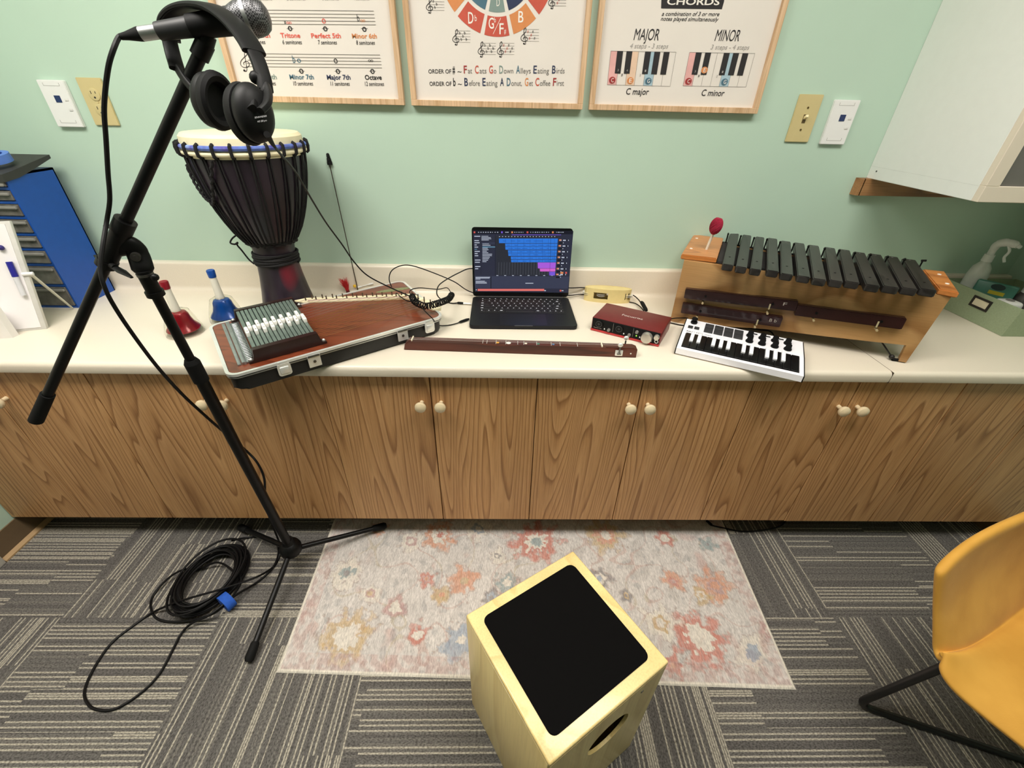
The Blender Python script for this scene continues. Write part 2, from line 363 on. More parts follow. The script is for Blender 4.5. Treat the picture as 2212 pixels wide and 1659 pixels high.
# ------------------------------------------------------------------ countertop
def counter_mat():
    m = M('cream_laminate', srgb(227, 217, 199), 0.32, var=0.03, vscale=500); return m
CTM = counter_mat(); ZT = .778
t = thing('countertop', 'cream laminate worktop with rounded front nose running the whole wall', 'countertop', (0, 0, .742))
nose = [(-.535, .742), (-.57, .742), (-.5745, .7445), (-.576, .75)] + [(-.562 - .014 * math.cos(a), .764 + .014 * math.sin(a)) for a in [i * math.pi / 2 / 6 for i in range(7)]]
cove = [(-.045 + .018 * math.sin(a), .778 + .018 * (1 - math.cos(a))) for a in [i * math.pi / 2 / 5 for i in range(6)]]
top_ = [(-.0265 + 0.0, .872)] + [(-.0185 - .008 * math.cos(a), .872 + .009 * math.sin(a)) for a in [i * math.pi / 2 / 4 for i in range(1, 5)]]
pro = nose + [(-.0005, .778), (-.0005, .742)]; spl = cove + top_ + [(-.0005, .881), (-.0005, .7781)]
bm = new(); A = [bm.verts.new((XL + .002, y, max(z, .7781))) for y, z in spl]; B = [bm.verts.new((XR - .002, y, max(z, .7781))) for y, z in spl]; n = len(spl)
for i in range(n): bm.faces.new((A[i], A[(i + 1) % n], B[(i + 1) % n], B[i]))
bm.faces.new(A); bm.faces.new(B[::-1]); struct('trim_2', bm, CTM, ang=30)
for k, (xa, xb) in enumerate(((XL + .002, 1.1160), (1.1182, XR - .002))):
    bm = new(); A = [bm.verts.new((xa, y, z)) for y, z in pro]; B = [bm.verts.new((xb, y, z)) for y, z in pro]; n = len(pro)
    for i in range(n): bm.faces.new((A[i], A[(i + 1) % n], B[(i + 1) % n], B[i]))
    bm.faces.new(A); bm.faces.new(B[::-1]); obj('slab', bm, CTM, t, world=True, ang=30)
bm = new(); box(bm, (1.1160, -.5755, .7425), (1.1182, -.03, .7776)); obj('seam_strip', bm, M('dark_seam', srgb(70, 58, 44), 0.8), t, world=True, smooth=False)  # dark strip filling the gap between the two slabs
# ------------------------------------------------------------------ wall cabinet upper right
CABW = M('white_laminate', srgb(236, 238, 234), 0.35, var=0.01); CABF = M('almond_laminate', srgb(226, 214, 196), 0.4, var=0.01)
t = thing('wall_cabinet', 'white upper cabinet hanging on the wall above the green bin', 'cabinet', (1.235, 0, 1.208))
bm = new(); box(bm, (0, -.400, 0), (.018, -.0005, .95), bev=.001, seg=1); obj('side_panel', bm, CABW, t, smooth=False)
bm = new(); box(bm, (.018, -.40, .03), (.7, -.0005, .05)); box(bm, (.018, -.4, .93), (.7, -.0005, .95)); box(bm, (.682, -.4, .05), (.7, -.0005, .93)); box(bm, (.018, -.012, .05), (.682, -.0005, .93)); box(bm, (.018, -.39, .47), (.682, -.012, .488)); obj('body', bm, CABW, t, smooth=False)
bm = new(); box(bm, (-.0005, -.4185, 0), (.7, -.4, .0385), bev=.001, seg=1); box(bm, (-.0005, -.4185, .0385), (.036, -.4, .95), bev=.001, seg=1); box(bm, (.665, -.4185, .0385), (.7, -.4, .95), bev=.001, seg=1); box(bm, (.036, -.4185, .915), (.665, -.4, .95)); obj('face_frame', bm, CABF, t, smooth=False)
bm = new(); box(bm, (.036, -.412, .0385), (.665, -.406, .915)); obj('glass_door', bm, M('smoked_glass', srgb(150, 145, 140), 0.08, trans=0.55, var=0.02, ior=1.45), t, smooth=False)
bm = new(); box(bm, (-.0002, -.399, .0362), (.001, -.002, .0368)); obj('panel_groove', bm, M('groove_grey', srgb(214, 216, 212), .6), t, smooth=False)
bm = new(); cyl(bm, (-.0012, -.035, .024), (.001, -.035, .024), .0025, seg=12); obj('screw', bm, M('steel_dark', srgb(96, 96, 94), .4, .8), t)
bm = new(); prism(bm, [(-.034, -.0005), (-.017, -.0005), (-.017, -.026), (-.028, -.026)], -.053, .0, mat=None); box(bm, (-.02, -.026, -.053), (.68, -.0005, .0)); obj('wood_cleat', bm, oak('cleat_wood', srgb(176, 132, 88), srgb(160, 114, 72), srgb(120, 80, 46), fx=8, fz=.8, axis='X'), t, smooth=False)
# ------------------------------------------------------------------ wall plates
def plate_shape(bm, w, h, th=.006, mi=0): prism(bm, rrect(-w / 2, -h / 2, w / 2, h / 2, .003, 3), 0, th, mi, mat=Matrix.Rotation(math.radians(90), 4, 'X'), bev=.0015)
DISP = M('navy_display', srgb(28, 48, 96), .2, var=.05); GREYP = M('grey_print', srgb(150, 146, 140), .6)
def touch_plate(x, z, label, rz=0):
    t = thing('wall_control', label, 'wall control', (x, 0, z), group=None)
    bm = new(); plate_shape(bm, .079, .122, .012); obj('plate', bm, WHITE, t)
    bm = new(); box(bm, (-.008, -.0132, .004), (.010, -.0118, .022), bev=.0005, seg=1); obj('display', bm, DISP, t, smooth=False)
    for k, z_ in enumerate((.008, -.018)):
        bm = new(); box(bm, (.02, -.0135, z_), (.031, -.0118, z_ + .007), bev=.001); obj('button', bm, M('pale_button', srgb(222, 221, 218), .35), t)
    for z_ in (.046, -.05):
        bm = new(); prism(bm, [(-.024, z_ + .008), (-.024, z_), (.024, z_), (.024, z_ + .008), (.0232, z_ + .008), (.0232, z_ + .0008), (-.0232, z_ + .0008), (-.0232, z_ + .008)], .0119, .0123, mat=Matrix.Rotation(math.radians(90), 4, 'X')); obj('molded_line', bm, GREYP, t, smooth=False)
touch_plate(-1.370, 1.366, 'white touch control with small blue display, beside the ivory outlet', )
touch_plate(1.067, 1.366, 'white touch control with small blue display, beside the ivory light switch')
t = thing('outlet', 'ivory duplex outlet plate behind the hanging microphone cable', 'outlet', (-1.258, 0, 1.373))
bm = new(); plate_shape(bm, .075, .124, .006); obj('plate', bm, IVORY, t)
for z_ in (.02, -.02):
    bm = new(); lathe(bm, [(0, .0055), (.0165, .0055), (.0165, .008), (.015, .0085), (0, .0085)], 24, mat=Matrix.Translation((0, 0, z_)) @ Matrix.Rotation(math.radians(90), 4, 'X')); r = obj('receptacle', bm, IVORY, t)
    bm = new(); box(bm, (-.0075, -.0088, z_ + .001), (-.0055, -.0082, z_ + .009)); box(bm, (.0055, -.0088, z_ + .002), (.0075, -.0082, z_ + .008)); cyl(bm, (0, -.0088, z_ - .008), (0, -.0082, z_ - .008), .0028, seg=12); obj('slots', bm, INK, r, smooth=False)
bm = new(); cyl(bm, (0, -.0075, 0), (0, -.0055, 0), .003, seg=12); obj('screw', bm, IVORY, t)
t = thing('light_switch', 'ivory toggle light switch plate on the green wall', 'light switch', (.951, 0, 1.374))
bm = new(); plate_shape(bm, .076, .13, .006); obj('plate', bm, IVORY, t)
bm = new(); box(bm, (-.0055, -.0066, -.012), (.0055, -.0058, .012)); obj('slot', bm, M('dark_slot', srgb(90, 74, 40), .6), t, smooth=False)
bm = new(); box(bm, (-.004, -.016, -.004), (.004, 0, .004), bev=.001, mat=fr(0, -.004, .001, rx=math.radians(-28))); obj('toggle', bm, M('cream_toggle', srgb(240, 226, 180), .3), t)
for z_ in (.03, -.03):
    bm = new(); cyl(bm, (0, -.0072, z_), (0, -.0055, z_), .003, seg=12); obj('screw', bm, M('dark_brass', srgb(110, 90, 50), .4, .6), t)
# ------------------------------------------------------------------ posters
FRW = oak('pale_oak_frame', srgb(222, 190, 156), srgb(216, 182, 146), srgb(202, 166, 128), fx=14, fz=1.0, rings=8)
RED = M('print_red', srgb(196, 84, 66), .7, var=.06); ORG = M('print_orange', srgb(214, 138, 82), .7, var=.06); DRED = M('print_dark_red', srgb(158, 50, 50), .7)
NAVY = M('print_navy', srgb(40, 50, 82), .7); TEAL = M('print_teal', srgb(74, 110, 128), .7, var=.06); GGRN = M('print_grey_green', srgb(128, 148, 142), .7, var=.06); GREY = M('print_grey', srgb(120, 116, 112), .7); LGREY = M('print_light_grey', srgb(168, 164, 160), .7)
PINK = M('print_pink', srgb(226, 172, 168), .7); PEACH = M('print_peach', srgb(228, 196, 170), .7); PBLUE = M('print_pale_blue', srgb(164, 190, 202), .7); CORAL = M('print_coral', srgb(224, 96, 80), .7); PWHITE = M('print_white', srgb(238, 232, 224), .7)
INKS = [INK, RED, ORG, DRED, NAVY, TEAL, GGRN, GREY, LGREY, PINK, PEACH, PBLUE, CORAL, PWHITE]
iINK, iRED, iORG, iDRED, iNAVY, iTEAL, iGGRN, iGREY, iLGREY, iPINK, iPEACH, iPBLUE, iCORAL, iPW = range(14)
YS = -.0105
def poster(x0, x1, zb, h, label):
    t = thing('framed_poster', label, 'poster', ((x0 + x1) / 2, 0, zb)); w = (x1 - x0) / 2; fw = .0155
    bm = new()
    for a, b in (((-w, -.022, 0), (w, -.0008, fw)), ((-w, -.022, h - fw), (w, -.0008, h)), ((-w, -.022, fw), (-w + fw, -.0008, h - fw)), ((w - fw, -.022, fw), (w, -.0008, h - fw))): box(bm, a, b, bev=.0008, seg=1)
    obj('frame', bm, FRW, t, smooth=False)
    bm = new(); box(bm, (-w + fw - .002, -.010, fw - .002), (w - fw + .002, -.004, h - fw + .002)); obj('sheet', bm, PAPER, t, smooth=False)
    return t
class Print:
    def __init__(s, ox, oy, sc): s.o = (ox, oy); s.sc = sc; s.bm = new(); s.k = 0
    def p(s, x, y, up=0): return Yp(s.o[0] + x / s.sc, s.o[1] + y / s.sc, YS - .0004 * up)
    def t(s, body, x0, x1, y, h, mi=0, y1=None, shear=0.0, bold=0.0, up=1):
        a = s.p(x0, y, up); b = s.p(x1, y if y1 is None else y1, up); c = s.p((x0 + x1) / 2, y - h, up); d = s.p((x0 + x1) / 2, y, up)
        text(s.bm, body, a, b, Vector((0, 0, (c - d).z)), mi, shear, bold)
    def poly(s, pts, mi=0, up=0): quad(s.bm, [s.p(x, y, up) for x, y in pts], mi)
    def line(s, a, b, w, mi=0, up=1):
        a = s.p(*a, up); b = s.p(*b, up); d = (b - a).normalized(); n = Vector((-d.z, 0, d.x)) * w / 2; quad(s.bm, [a + n, b + n, b - n, a - n], mi)
    def ring(s, x, y, rx, ry, w, mi=0, up=1, tilt=0.3, n=20):
        c = s.p(x, y, up); sx = (s.p(x + 10, y, up) - c).x / 10; sz = (s.p(x, y - 10, up) - c).z / 10; A = []; B = []
        for k in range(n):
            a = 2 * math.pi * k / n; e = Vector((rx * sx * math.cos(a), 0, ry * sz * math.sin(a))); A.append(s.bm.verts.new(c + e)); kk = w
            e2 = Vector((rx * kk * sx * math.cos(a) - tilt * ry * sz * .35 * math.sin(a), 0, ry * kk * 1.25 * sz * math.sin(a))) if w > 0 else None
            if e2: B.append(s.bm.verts.new(c + e2))
        if w > 0:
            for k in range(n): f = s.bm.faces.new((A[k], A[(k + 1) % n], B[(k + 1) % n], B[k])); f.material_index = mi
        else: f = s.bm.faces.new(A); f.material_index = mi
    def path(s, pts, w, mi=0, up=1):
        P = crom([s.p(x, y, up) for x, y in pts], 6); A = []
        for i, q in enumerate(P):
            d = (P[min(i + 1, len(P) - 1)] - P[max(i - 1, 0)]).normalized(); n = Vector((-d.z, 0, d.x)) * w / 2; A.append((s.bm.verts.new(q + n), s.bm.verts.new(q - n)))
        for (a, b), (c, d) in zip(A, A[1:]): f = s.bm.faces.new((a, c, d, b)); f.material_index = mi
    def clef(s, cx, yt, yb, mi=0):
        h = yb - yt; g = lambda u, v: (cx + u * h, yt + v * h)
        x_, y_ = g(-.05, .95); s.ring(x_, y_, .05 * h, .05 * h, 0, mi)
        s.path([g(-.02, .99), g(.05, .96), g(.05, .8), g(.0, .5), g(-.05, .22), g(-.02, .06), g(.05, .0), g(.09, .1), g(.05, .25), g(-.08, .38), g(-.2, .52), g(-.22, .68), g(-.1, .80), g(.08, .80), g(.17, .7), g(.12, .57), g(0, .54), g(-.09, .62), g(-.06, .7)], .0015, mi)
    def done(s, t): obj('print', s.bm, INKS, t, world=True, smooth=False, fixn=False)
ZB = 1.3845
# left poster: intervals
t = poster(-.8265, -.3135, ZB, .72, 'framed interval chart with note staffs, half hidden by the headphones')
q = Print(380, 0, 4.424)
for k in range(5):
    q.line((560, 93 + 33.5 * k), (1890 + 5 * k, 105 + 33 * k), .0011, iGREY); q.line((700 - 8 * k, 512 + 31 * k), (1950 + 5 * k, 525 + 31 * k), .0011, iGREY)
q.clef(665, 470, 685)
for x, y in ((742, 270), (1090, 272), (1427, 275), (1800, 280), (1198, 680), (1548, 682), (1878, 682), (820, 680)): q.ring(x, y, 20, 24, .5, iINK)
for x, y, mi in ((726, 212, iCORAL), (1080, 212, iCORAL), (1785, 192, iORG), (1860, 574, iINK), (830, 575, iGGRN)): q.t('o', x - 22, x + 4, y + 18, 34, mi); q.t('o', x + 2, x + 26, y + 18, 34, mi)
q.ring(1412, 200, 18, 24, .55, iCORAL); q.ring(1526, 582, 18, 24, .55, iINK); q.ring(1176, 580, 18, 20, .55, iTEAL)
q.t('#', 1036, 1054, 228, 34, iINK); q.t('b', 1735, 1757, 205, 70, iINK); q.t('b', 1120, 1145, 600, 70, iTEAL)
for x in (742, 1090, 1427, 1800): q.line((x - 32, 272), (x + 32, 272), .001, iGREY)
for x in (1198, 1548, 1878): q.line((x - 32, 680), (x + 32, 680), .001, iGREY)
for b, x0, x1, y, mi in (('Perfect 4th', 615, 902, 358, iCORAL), ('Tritone', 1003, 1190, 360, iCORAL), ('Perfect 5th', 1296, 1578, 363, iCORAL), ('Minor 6th', 1685, 1922, 366, iORG), ('Major 6th', 725, 966, 755, iGGRN), ('Minor 7th', 1090, 1320, 757, iTEAL), ('Major 7th', 1446, 1670, 760, iNAVY), ('Octave', 1808, 1968, 761, iINK)): q.t(b, x0, x1, y, 44, mi, bold=.022)
for b, x0, x1, y in (('5 semitones', 668, 856, 420), ('6 semitones', 1022, 1205, 422), ('7 semitones', 1362, 1540, 424), ('8 semitones', 1725, 1902, 427), ('9 semitones', 775, 956, 815), ('10 semitones', 1125, 1312, 817), ('11 semitones', 1480, 1662, 819), ('12 semitones', 1808, 1990, 821)): q.t(b, x0, x1, y, 40, iINK, shear=.1, bold=.004)
for b, x0, x1 in (('1 semitone', 760, 920), ('2 semitones', 1060, 1240), ('3 semitones', 1400, 1560), ('4 semitones', 1700, 1850)): q.t(b, x0, x1, 2, 38, iINK, shear=.1)
q.done(t)
# middle poster: circle of fifths
t = poster(-.2912, .2375, ZB, .72, 'framed circle of fifths wheel poster in the middle')
q = Print(860, 0, 5.267)
cxw, czw = -.0285, 1.720
def wseg(r0, r1, a0, a1, mi, up=0, n=8):
    a0 = math.radians(a0); a1 = math.radians(a1); y = YS - .0004 * up
    A = [q.bm.verts.new((cxw + r1 * math.sin(a0 + (a1 - a0) * k / n), y, czw - r1 * math.cos(a0 + (a1 - a0) * k / n))) for k in range(n + 1)]
    B = [q.bm.verts.new((cxw + r0 * math.sin(a0 + (a1 - a0) * k / n), y, czw - r0 * math.cos(a0 + (a1 - a0) * k / n))) for k in range(n + 1)]
    for k in range(n): f = q.bm.faces.new((A[k], A[k + 1], B[k + 1], B[k])); f.material_index = mi
outer = [iRED, iORG, iRED, iORG, iPBLUE, iTEAL, iNAVY, iTEAL, iGGRN, iORG, iORG, iRED]
inner = [iGGRN, iNAVY, iTEAL, iORG, iRED, iORG, iGGRN, iNAVY, iTEAL, iRED, iORG, iTEAL]
for k in range(12):
    a = 30 * k; wseg(.1185, .163, a - 12.9, a + 12.9, outer[k]); wseg(.06, .109, a - 12.2, a + 12.2, inner[k])
q.t('D', 798, 858, 268, 130, iPW, bold=.01); q.t('b', 872, 896, 240, 70, iPW); q.t('G', 1030, 1090, 325, 122, iPW, bold=.01); q.t('b', 1094, 1112, 255, 60, iPW); q.line((1168, 205), (1080, 388), .0012, iPW); q.t('F', 1152, 1200, 388, 122, iPW, bold=.01); q.t('#', 1205, 1228, 386, 60, iPW); q.t('B', 1366, 1425, 255, 128, iPW, bold=.01); q.t('D', 1120, 1156, 70, 85, iPW)
for cx_, yt, yb, sx0, sx1, acc, am in ((362, -30, 152, 392, 525, 3, iINK), (662, 335, 515, 692, 822, 5, iINK), (950, 475, 652, 978, 1112, 6, iINK), (1168, 475, 652, 1192, 1322, 6, iRED), (1440, 318, 505, 1466, 1602, 5, iRED), (1752, -80, 102, 1782, 1912, 4, iRED)):
    q.clef(cx_, yt, yb)
    for k in range(5): y = yt + (.08 + .18 * k) * (yb - yt); q.line((cx_ - 18, y), (sx1, y + 2), .0006, iGREY)
    for k in range(acc): q.t('b' if am == iINK else '#', sx0 + k * 19 + 2, sx0 + k * 19 + 17, yt + (.3 + .2 * ((k * 2) % 3)) * (yb - yt), 34, iINK if (k > 2 or am == iINK) else iRED)
def mnem(y, items):
    for b, x0, x1, mi, big in items: q.t(b, x0, x1, y, 88 if big == 1 else (62 if big == 0 else 46), mi, bold=.012 if big == 1 else (0 if big == 0 else .006))
mnem(835, [('ORDER OF', 346, 605, iINK, 2), ('#', 620, 648, iINK, 1), ('~', 676, 722, iINK, 2), ('F', 748, 784, iDRED, 1), ('at', 795, 842, iGREY, 0), ('C', 875, 916, iRED, 1), ('ats', 927, 1005, iGREY, 0), ('G', 1035, 1078, iRED, 1), ('o', 1087, 1118, iGREY, 0), ('D', 1150, 1194, iGGRN, 1), ('own', 1202, 1310, iGREY, 0), ('A', 1342, 1386, iTEAL, 1), ('lleys', 1394, 1508, iGREY, 0), ('E', 1538, 1577, iNAVY, 1), ('ating', 1585, 1716, iGREY, 0), ('B', 1750, 1790, iNAVY, 1), ('irds', 1800, 1893, iGREY, 0)])
mnem(976, [('ORDER OF', 358, 608, iINK, 2), ('b', 628, 655, iINK, 1), ('~', 680, 726, iINK, 2), ('B', 755, 796, iNAVY, 1), ('efore', 808, 930, iGREY, 0), ('E', 960, 996, iNAVY, 1), ('ating', 1004, 1130, iGREY, 0), ('A', 1160, 1203, iNAVY, 1), ('D', 1236, 1278, iTEAL, 1), ('onut,', 1287, 1408, iGREY, 0), ('G', 1440, 1480, iORG, 1), ('et', 1490, 1533, iGREY, 0), ('C', 1560, 1603, iRED, 1), ('offee', 1612, 1730, iGREY, 0), ('F', 1760, 1796, iDRED, 1), ('irst', 1804, 1885, iGREY, 0)])
q.done(t)
# right poster: chords
t = poster(.2583, .788, ZB, .72, 'framed chords poster with two small piano keyboards')
q = Print(1260, 0, 5.027)
q.poly([(845, 90), (862, 92), (1505, 100), (1528, 20), (1540, -60), (850, -60)], iINK); q.t('CHORDS', 905, 1475, 50, 72, iPW, y1=54, bold=.02, up=2)
q.t('a combination of 3 or more', 852, 1475, 170, 44, iINK, y1=174, shear=.25, bold=.006); q.t('notes played simultaneously', 840, 1465, 224, 44, iINK, y1=232, shear=.25, bold=.006)
q.t('MAJOR', 545, 815, 434, 124, iINK, y1=438, shear=.15); q.t('MINOR', 1424, 1686, 444, 124, iINK, y1=448, shear=.15)
q.t('4 steps - 3 steps', 505, 920, 522, 52, iLGREY, y1=526, shear=.2); q.t('3 steps - 4 steps', 1380, 1798, 536, 52, iLGREY, y1=539, shear=.2)
def bil(C, s, v):
    (ax, ay), (bx, by), (cx, cy), (dx, dy) = C   # top-left, top-right, bottom-right, bottom-left
    tx, ty = ax + (bx - ax) * s, ay + (by - ay) * s; lx, ly = dx + (cx - dx) * s, dy + (cy - dy) * s; return (tx + (lx - tx) * v, ty + (ly - ty) * v)
def piano(C, cols, circ):
    P = lambda s, v: bil(C, s, v)
    for k, mi in cols: q.poly([P(k / 7, 0), P((k + 1) / 7, 0), P((k + 1) / 7, 1), P(k / 7, 1)], mi, 0)
    for k in range(8): q.line(P(k / 7, 0), P(k / 7, 1), .0007, iGREY)
    q.line(P(0, 0), P(1, 0), .0007, iGREY); q.line(P(0, 1), P(1, 1), .0007, iGREY)
    for x in (1, 2, 4, 5, 6): q.poly([P(x / 7 - .045, 0), P(x / 7 + .045, 0), P(x / 7 + .045, .66), P(x / 7 - .045, .66)], iINK, 2)
    for s, v, mi, ch in circ:
        x, y = P(s, v); q.ring(x, y, 35, 37, 0, mi, up=3); q.t(ch, x - 14, x + 14, y + 22, 44, iPW, up=4)
    for k, (s, v) in enumerate(((1.5 / 7, .70), (3.5 / 7, .70), (1 / 7, .57), (2 / 7, .57), (4 / 7, .57))):
        x, y = P(s, v); q.t(str(k % 4 + 1), x - 7, x + 7, y + 10, 24, iGREY if v > .6 else iLGREY, up=3)
piano([(300, 553), (1008, 566), (942, 937), (260, 920)], [(0, iPINK), (2, iPEACH), (4, iPBLUE)], [(.5 / 7, .86, iDRED, 'C'), (2.5 / 7, .86, iORG, 'E'), (4.5 / 7, .86, iTEAL, 'G')])
piano([(1155, 568), (1864, 580), (1765, 945), (1083, 932)], [(0, iPINK), (4, iPBLUE)], [(.5 / 7, .86, iDRED, 'C'), (2 / 7, .52, iORG, 'E'), (4.5 / 7, .86, iTEAL, 'G')])
q.t('C major', 462, 708, 1025, 68, iINK, y1=1029, shear=.12, bold=.008); q.t('C minor', 1280, 1526, 1040, 68, iINK, y1=1044, shear=.12, bold=.008)
q.done(t)
# ------------------------------------------------------------------ rug
def rug():
    c = [Vector((-.664, -.465, 0)), Vector((.895, -.455, 0)), Vector((.858, -1.066, 0)), Vector((-.651, -1.017, 0))]
    nx, ny = 400, 156; bm = new(); lay = bm.loops.layers.float_color.new('pattern')
    px = lambda x, y: Zp(580 + x / 1.8746, 1110 + y / 1.8746, .006)
    gold, red, orng, pink = (.52, .36, .17), (.52, .15, .10), (.60, .27, .15), (.46, .27, .25); cream, teal, blue, dk = (.70, .64, .55), (.24, .31, .31), (.28, .34, .42), (.22, .20, .20)
    MO = [(320, 490, .075, gold, cream, cream, 11, 1.0), (605, 485, .032, red, cream, cream, 6, .8), (692, 85, .06, orng, cream, red, 9, 1.0), (1085, 112, .085, red, cream, teal, 10, .8), (1362, 85, .07, gold, orng, cream, 10, .9), (1605, 98, .033, red, cream, cream, 6, .9), (1780, 122, .03, teal, teal, dk, 5, 1), (790, 270, .05, orng, orng, gold, 7, .9), (1808, 290, .055, orng, pink, orng, 7, .9), (315, 240, .05, cream, teal, dk, 7, .9), (965, 275, .04, teal, cream, cream, 6, .9), (1745, 505, .08, red, cream, cream, 9, 1.0), (1962, 565, .062, cream, blue, blue, 7, .5), (780, 510, .065, blue, blue, cream, 6, .6), (450, 60, .03, orng, gold, orng, 6, 1), (850, 60, .045, cream, blue, cream, 7, 1), (578, 108, .04, cream, pink, cream, 6, 1), (925, 170, .03, cream, dk, cream, 6, 1), (1340, 262, .045, dk, cream, blue, 6, .8), (640, 262, .03, red, pink, orng, 6, 1), (700, 325, .032, gold, gold, orng, 6, 1), (515, 375, .035, pink, cream, cream, 6, 1), (1640, 270, .035, orng, red, pink, 6, 1), (1590, 440, .05, cream, gold, cream, 5, 1), (1640, 615, .03, red, red, orng, 6, 1), (1450, 330, .02, dk, gold, dk, 5, 1), (1755, 330, .03, gold, cream, gold, 6, 1), (2030, 480, .03, pink, cream, pink, 6, 1), (410, 320, .03, cream, pink, gold, 6, 1), (900, 340, .03, dk, blue, dk, 6, 1)]
    MP = [(px(m[0], m[1]).to_2d(),) + m[2:] for m in MO]
    pos = []; cols = []
    for j in range(ny + 1):
        v = j / ny
        for i in range(nx + 1):
            u = i / nx; p = c[0].lerp(c[1], u).lerp(c[3].lerp(c[2], u), v); x, y = p.x, p.y
            p.z = .004 + (.0015 * max(0, mnoise.noise((x * 5, y * 5, 1.0))) if .02 < v < .99 else 0)
            if j in (0, ny) or i in (0, nx): p.z = .0005
            streak = mnoise.noise((x * 190, y * 26, 3.1)) + .5 * mnoise.noise((x * 60, y * 14, 7.7)); big = mnoise.noise((x * 5, y * 7, 9.0))
            b = .60 + .09 * streak + .05 * big; col = [b * 1.0, b * .93, b * .87]
            mg = mnoise.noise((x * 22, y * 22, 5.5)); m2 = mnoise.noise((x * 45, y * 40, 15.5))
            if mg > .28: k = min(1, (mg - .28) * 3) * .45; tint = (.40, .37, .34) if big > 0 else (.50, .30, .26); col = [a * (1 - k) + q * k for a, q in zip(col, tint)]
            if m2 > .42: k = .35; col = [a * (1 - k) + q * k for a, q in zip(col, (.30, .30, .30))]
            vine = abs(mnoise.noise((x * 9, y * 9, 21.0)))
            if vine < .022: k = .4; col = [a * (1 - k) + q * k for a, q in zip(col, (.46, .27, .22) if big > -.1 else (.44, .36, .22))]
            for q, r, c1, c2, c3, n, asp in MP:
                dx, dy = x - q.x, (y - q.y) / 1.0; rr = math.hypot(dx, dy)
                if rr > r * 1.7: continue
                if asp < .95: rr = math.hypot(dx * .7 + dy * .7, (dx * -.7 + dy * .7) / asp * .9)
                th = math.atan2(dy, dx); w = 1 + .14 * math.sin(n * th + 3 * q.x) + .55 * mnoise.noise((x * 34, y * 34, r * 90)) + .35 * mnoise.noise((x * 90, y * 90, r * 50)); e = rr / (r * w)
                fade = .78 + .3 * streak
                if e < 1: cc = c3 if e < .26 else (c2 if e < .5 else c1); k = max(0, min(1, fade * (.86 if e < .85 else .55)))
                elif e < 1.10: cc = (.34, .24, .20); k = .45
                else: continue
                col = [a * (1 - k) + z_ * k for a, z_ in zip(col, cc)]
            ed = min(u * 1.55, (1 - u) * 1.52, (1 - v) * .56)
            if ed < .055 and ed > .008:
                nn = mnoise.noise((x * 55, y * 55, 2.2)); k = .5 if nn > -.05 else .12; col = [a * (1 - k) + z_ * k for a, z_ in zip(col, (.44, .29, .26) if nn > .12 else (.56, .42, .38))]
            elif .055 <= ed < .06: col = [a * .8 + .1 for a in col]
            elif ed <= .008: col = [.70, .65, .56]
            pos.append(bm.verts.new(p)); cols.append((*[max(.05, a) for a in col], 1))
    W = nx + 1; bm.verts.index_update()
    for j in range(ny):
        for i in range(nx):
            k = j * W + i; f = bm.faces.new((pos[k], pos[k + W], pos[k + W + 1], pos[k + 1]))
            for lp in f.loops: lp[lay] = cols[lp.vert.index]
    m = bpy.data.materials.new('faded_floral_rug'); m.use_nodes = True; t = NT(m); a = t.new('ShaderNodeAttribute', attribute_name='pattern'); tc = t.new('ShaderNodeTexCoord'); mp = t.new('ShaderNodeMapping'); mp.inputs['Scale'].default_value = (420, 90, 90); t.l(tc.outputs['Object'], mp.inputs[0])
    nz = t.new('ShaderNodeTexNoise', i_Scale=1.0, i_Detail=2.0); t.l(mp.outputs[0], nz.inputs['Vector']); r = t.ramp(nz.outputs[0], [(.3, (.74, .74, .74, 1)), (.65, (1.1, 1.1, 1.1, 1))])
    t.l(t.mix(1.0, a.outputs['Color'], r, 'MULTIPLY'), t.b.inputs['Base Color']); t.b.inputs['Roughness'].default_value = .95; t.b.inputs['Specular IOR Level'].default_value = .1
    bp = t.new('ShaderNodeBump', i_Strength=.35, i_Distance=.002); t.l(nz.outputs[0], bp.inputs['Height']); t.l(bp.outputs[0], t.b.inputs['Normal'])
    o = obj('rug', bm, m, fixn=False); tag(o, 'faded cream floral rug with red and gold blooms on the carpet', 'rug')
rug()
# ------------------------------------------------------------------ cajon
BIRCH = oak('birch_veneer', srgb(234, 212, 150), srgb(230, 206, 144), srgb(220, 194, 130), fx=6, fz=.7, rings=6, rough=.35, pores=.25, coat=.15)
ang = math.atan2(-1.201 + .935, .334 - .183); CJ = Vector((.1336, -1.1465, .0045))
e1 = (Vector((.183, -.935)) - Vector((-.069, -1.094))); rzc = math.atan2(e1.y, e1.x)   # local x along the far-left edge
t = thing('cajon', 'pale birch box drum with black seat pad standing in front', 'box drum', CJ, rzc)
hx, hy = .152, .152
def holed(bm, outer, hole, d0, d1, mi=0, mat=None):
    """flat panel in (x, z) with a round opening, thickness along y from d0 to d1"""
    vs = []
    def loop(P, y): q = [bm.verts.new((x, y, z)) for x, z in P]; vs.extend(q); return q
    L = [(loop(outer, y), loop(hole, y)) for y in (d0, d1)]
    for O, Hh in L:
        es = []
        for q in (O, Hh):
            for i in range(len(q)): es.append(bm.edges.new((q[i], q[(i + 1) % len(q)])))
        bmesh.ops.triangle_fill(bm, use_beauty=True, edges=es)
    for k in (0, 1):
        A, B = L[0][k], L[1][k]; n = len(A)
        for i in range(n): bm.faces.new((A[i], A[(i + 1) % n], B[(i + 1) % n], B[i])).material_index = mi
    if mat is not None: xf(bm, vs, mat)
    return vs
circ = lambda cx, cz, r, n=36: [(cx + r * math.cos(2 * math.pi * k / n), cz + r * math.sin(2 * math.pi * k / n)) for k in range(n)]
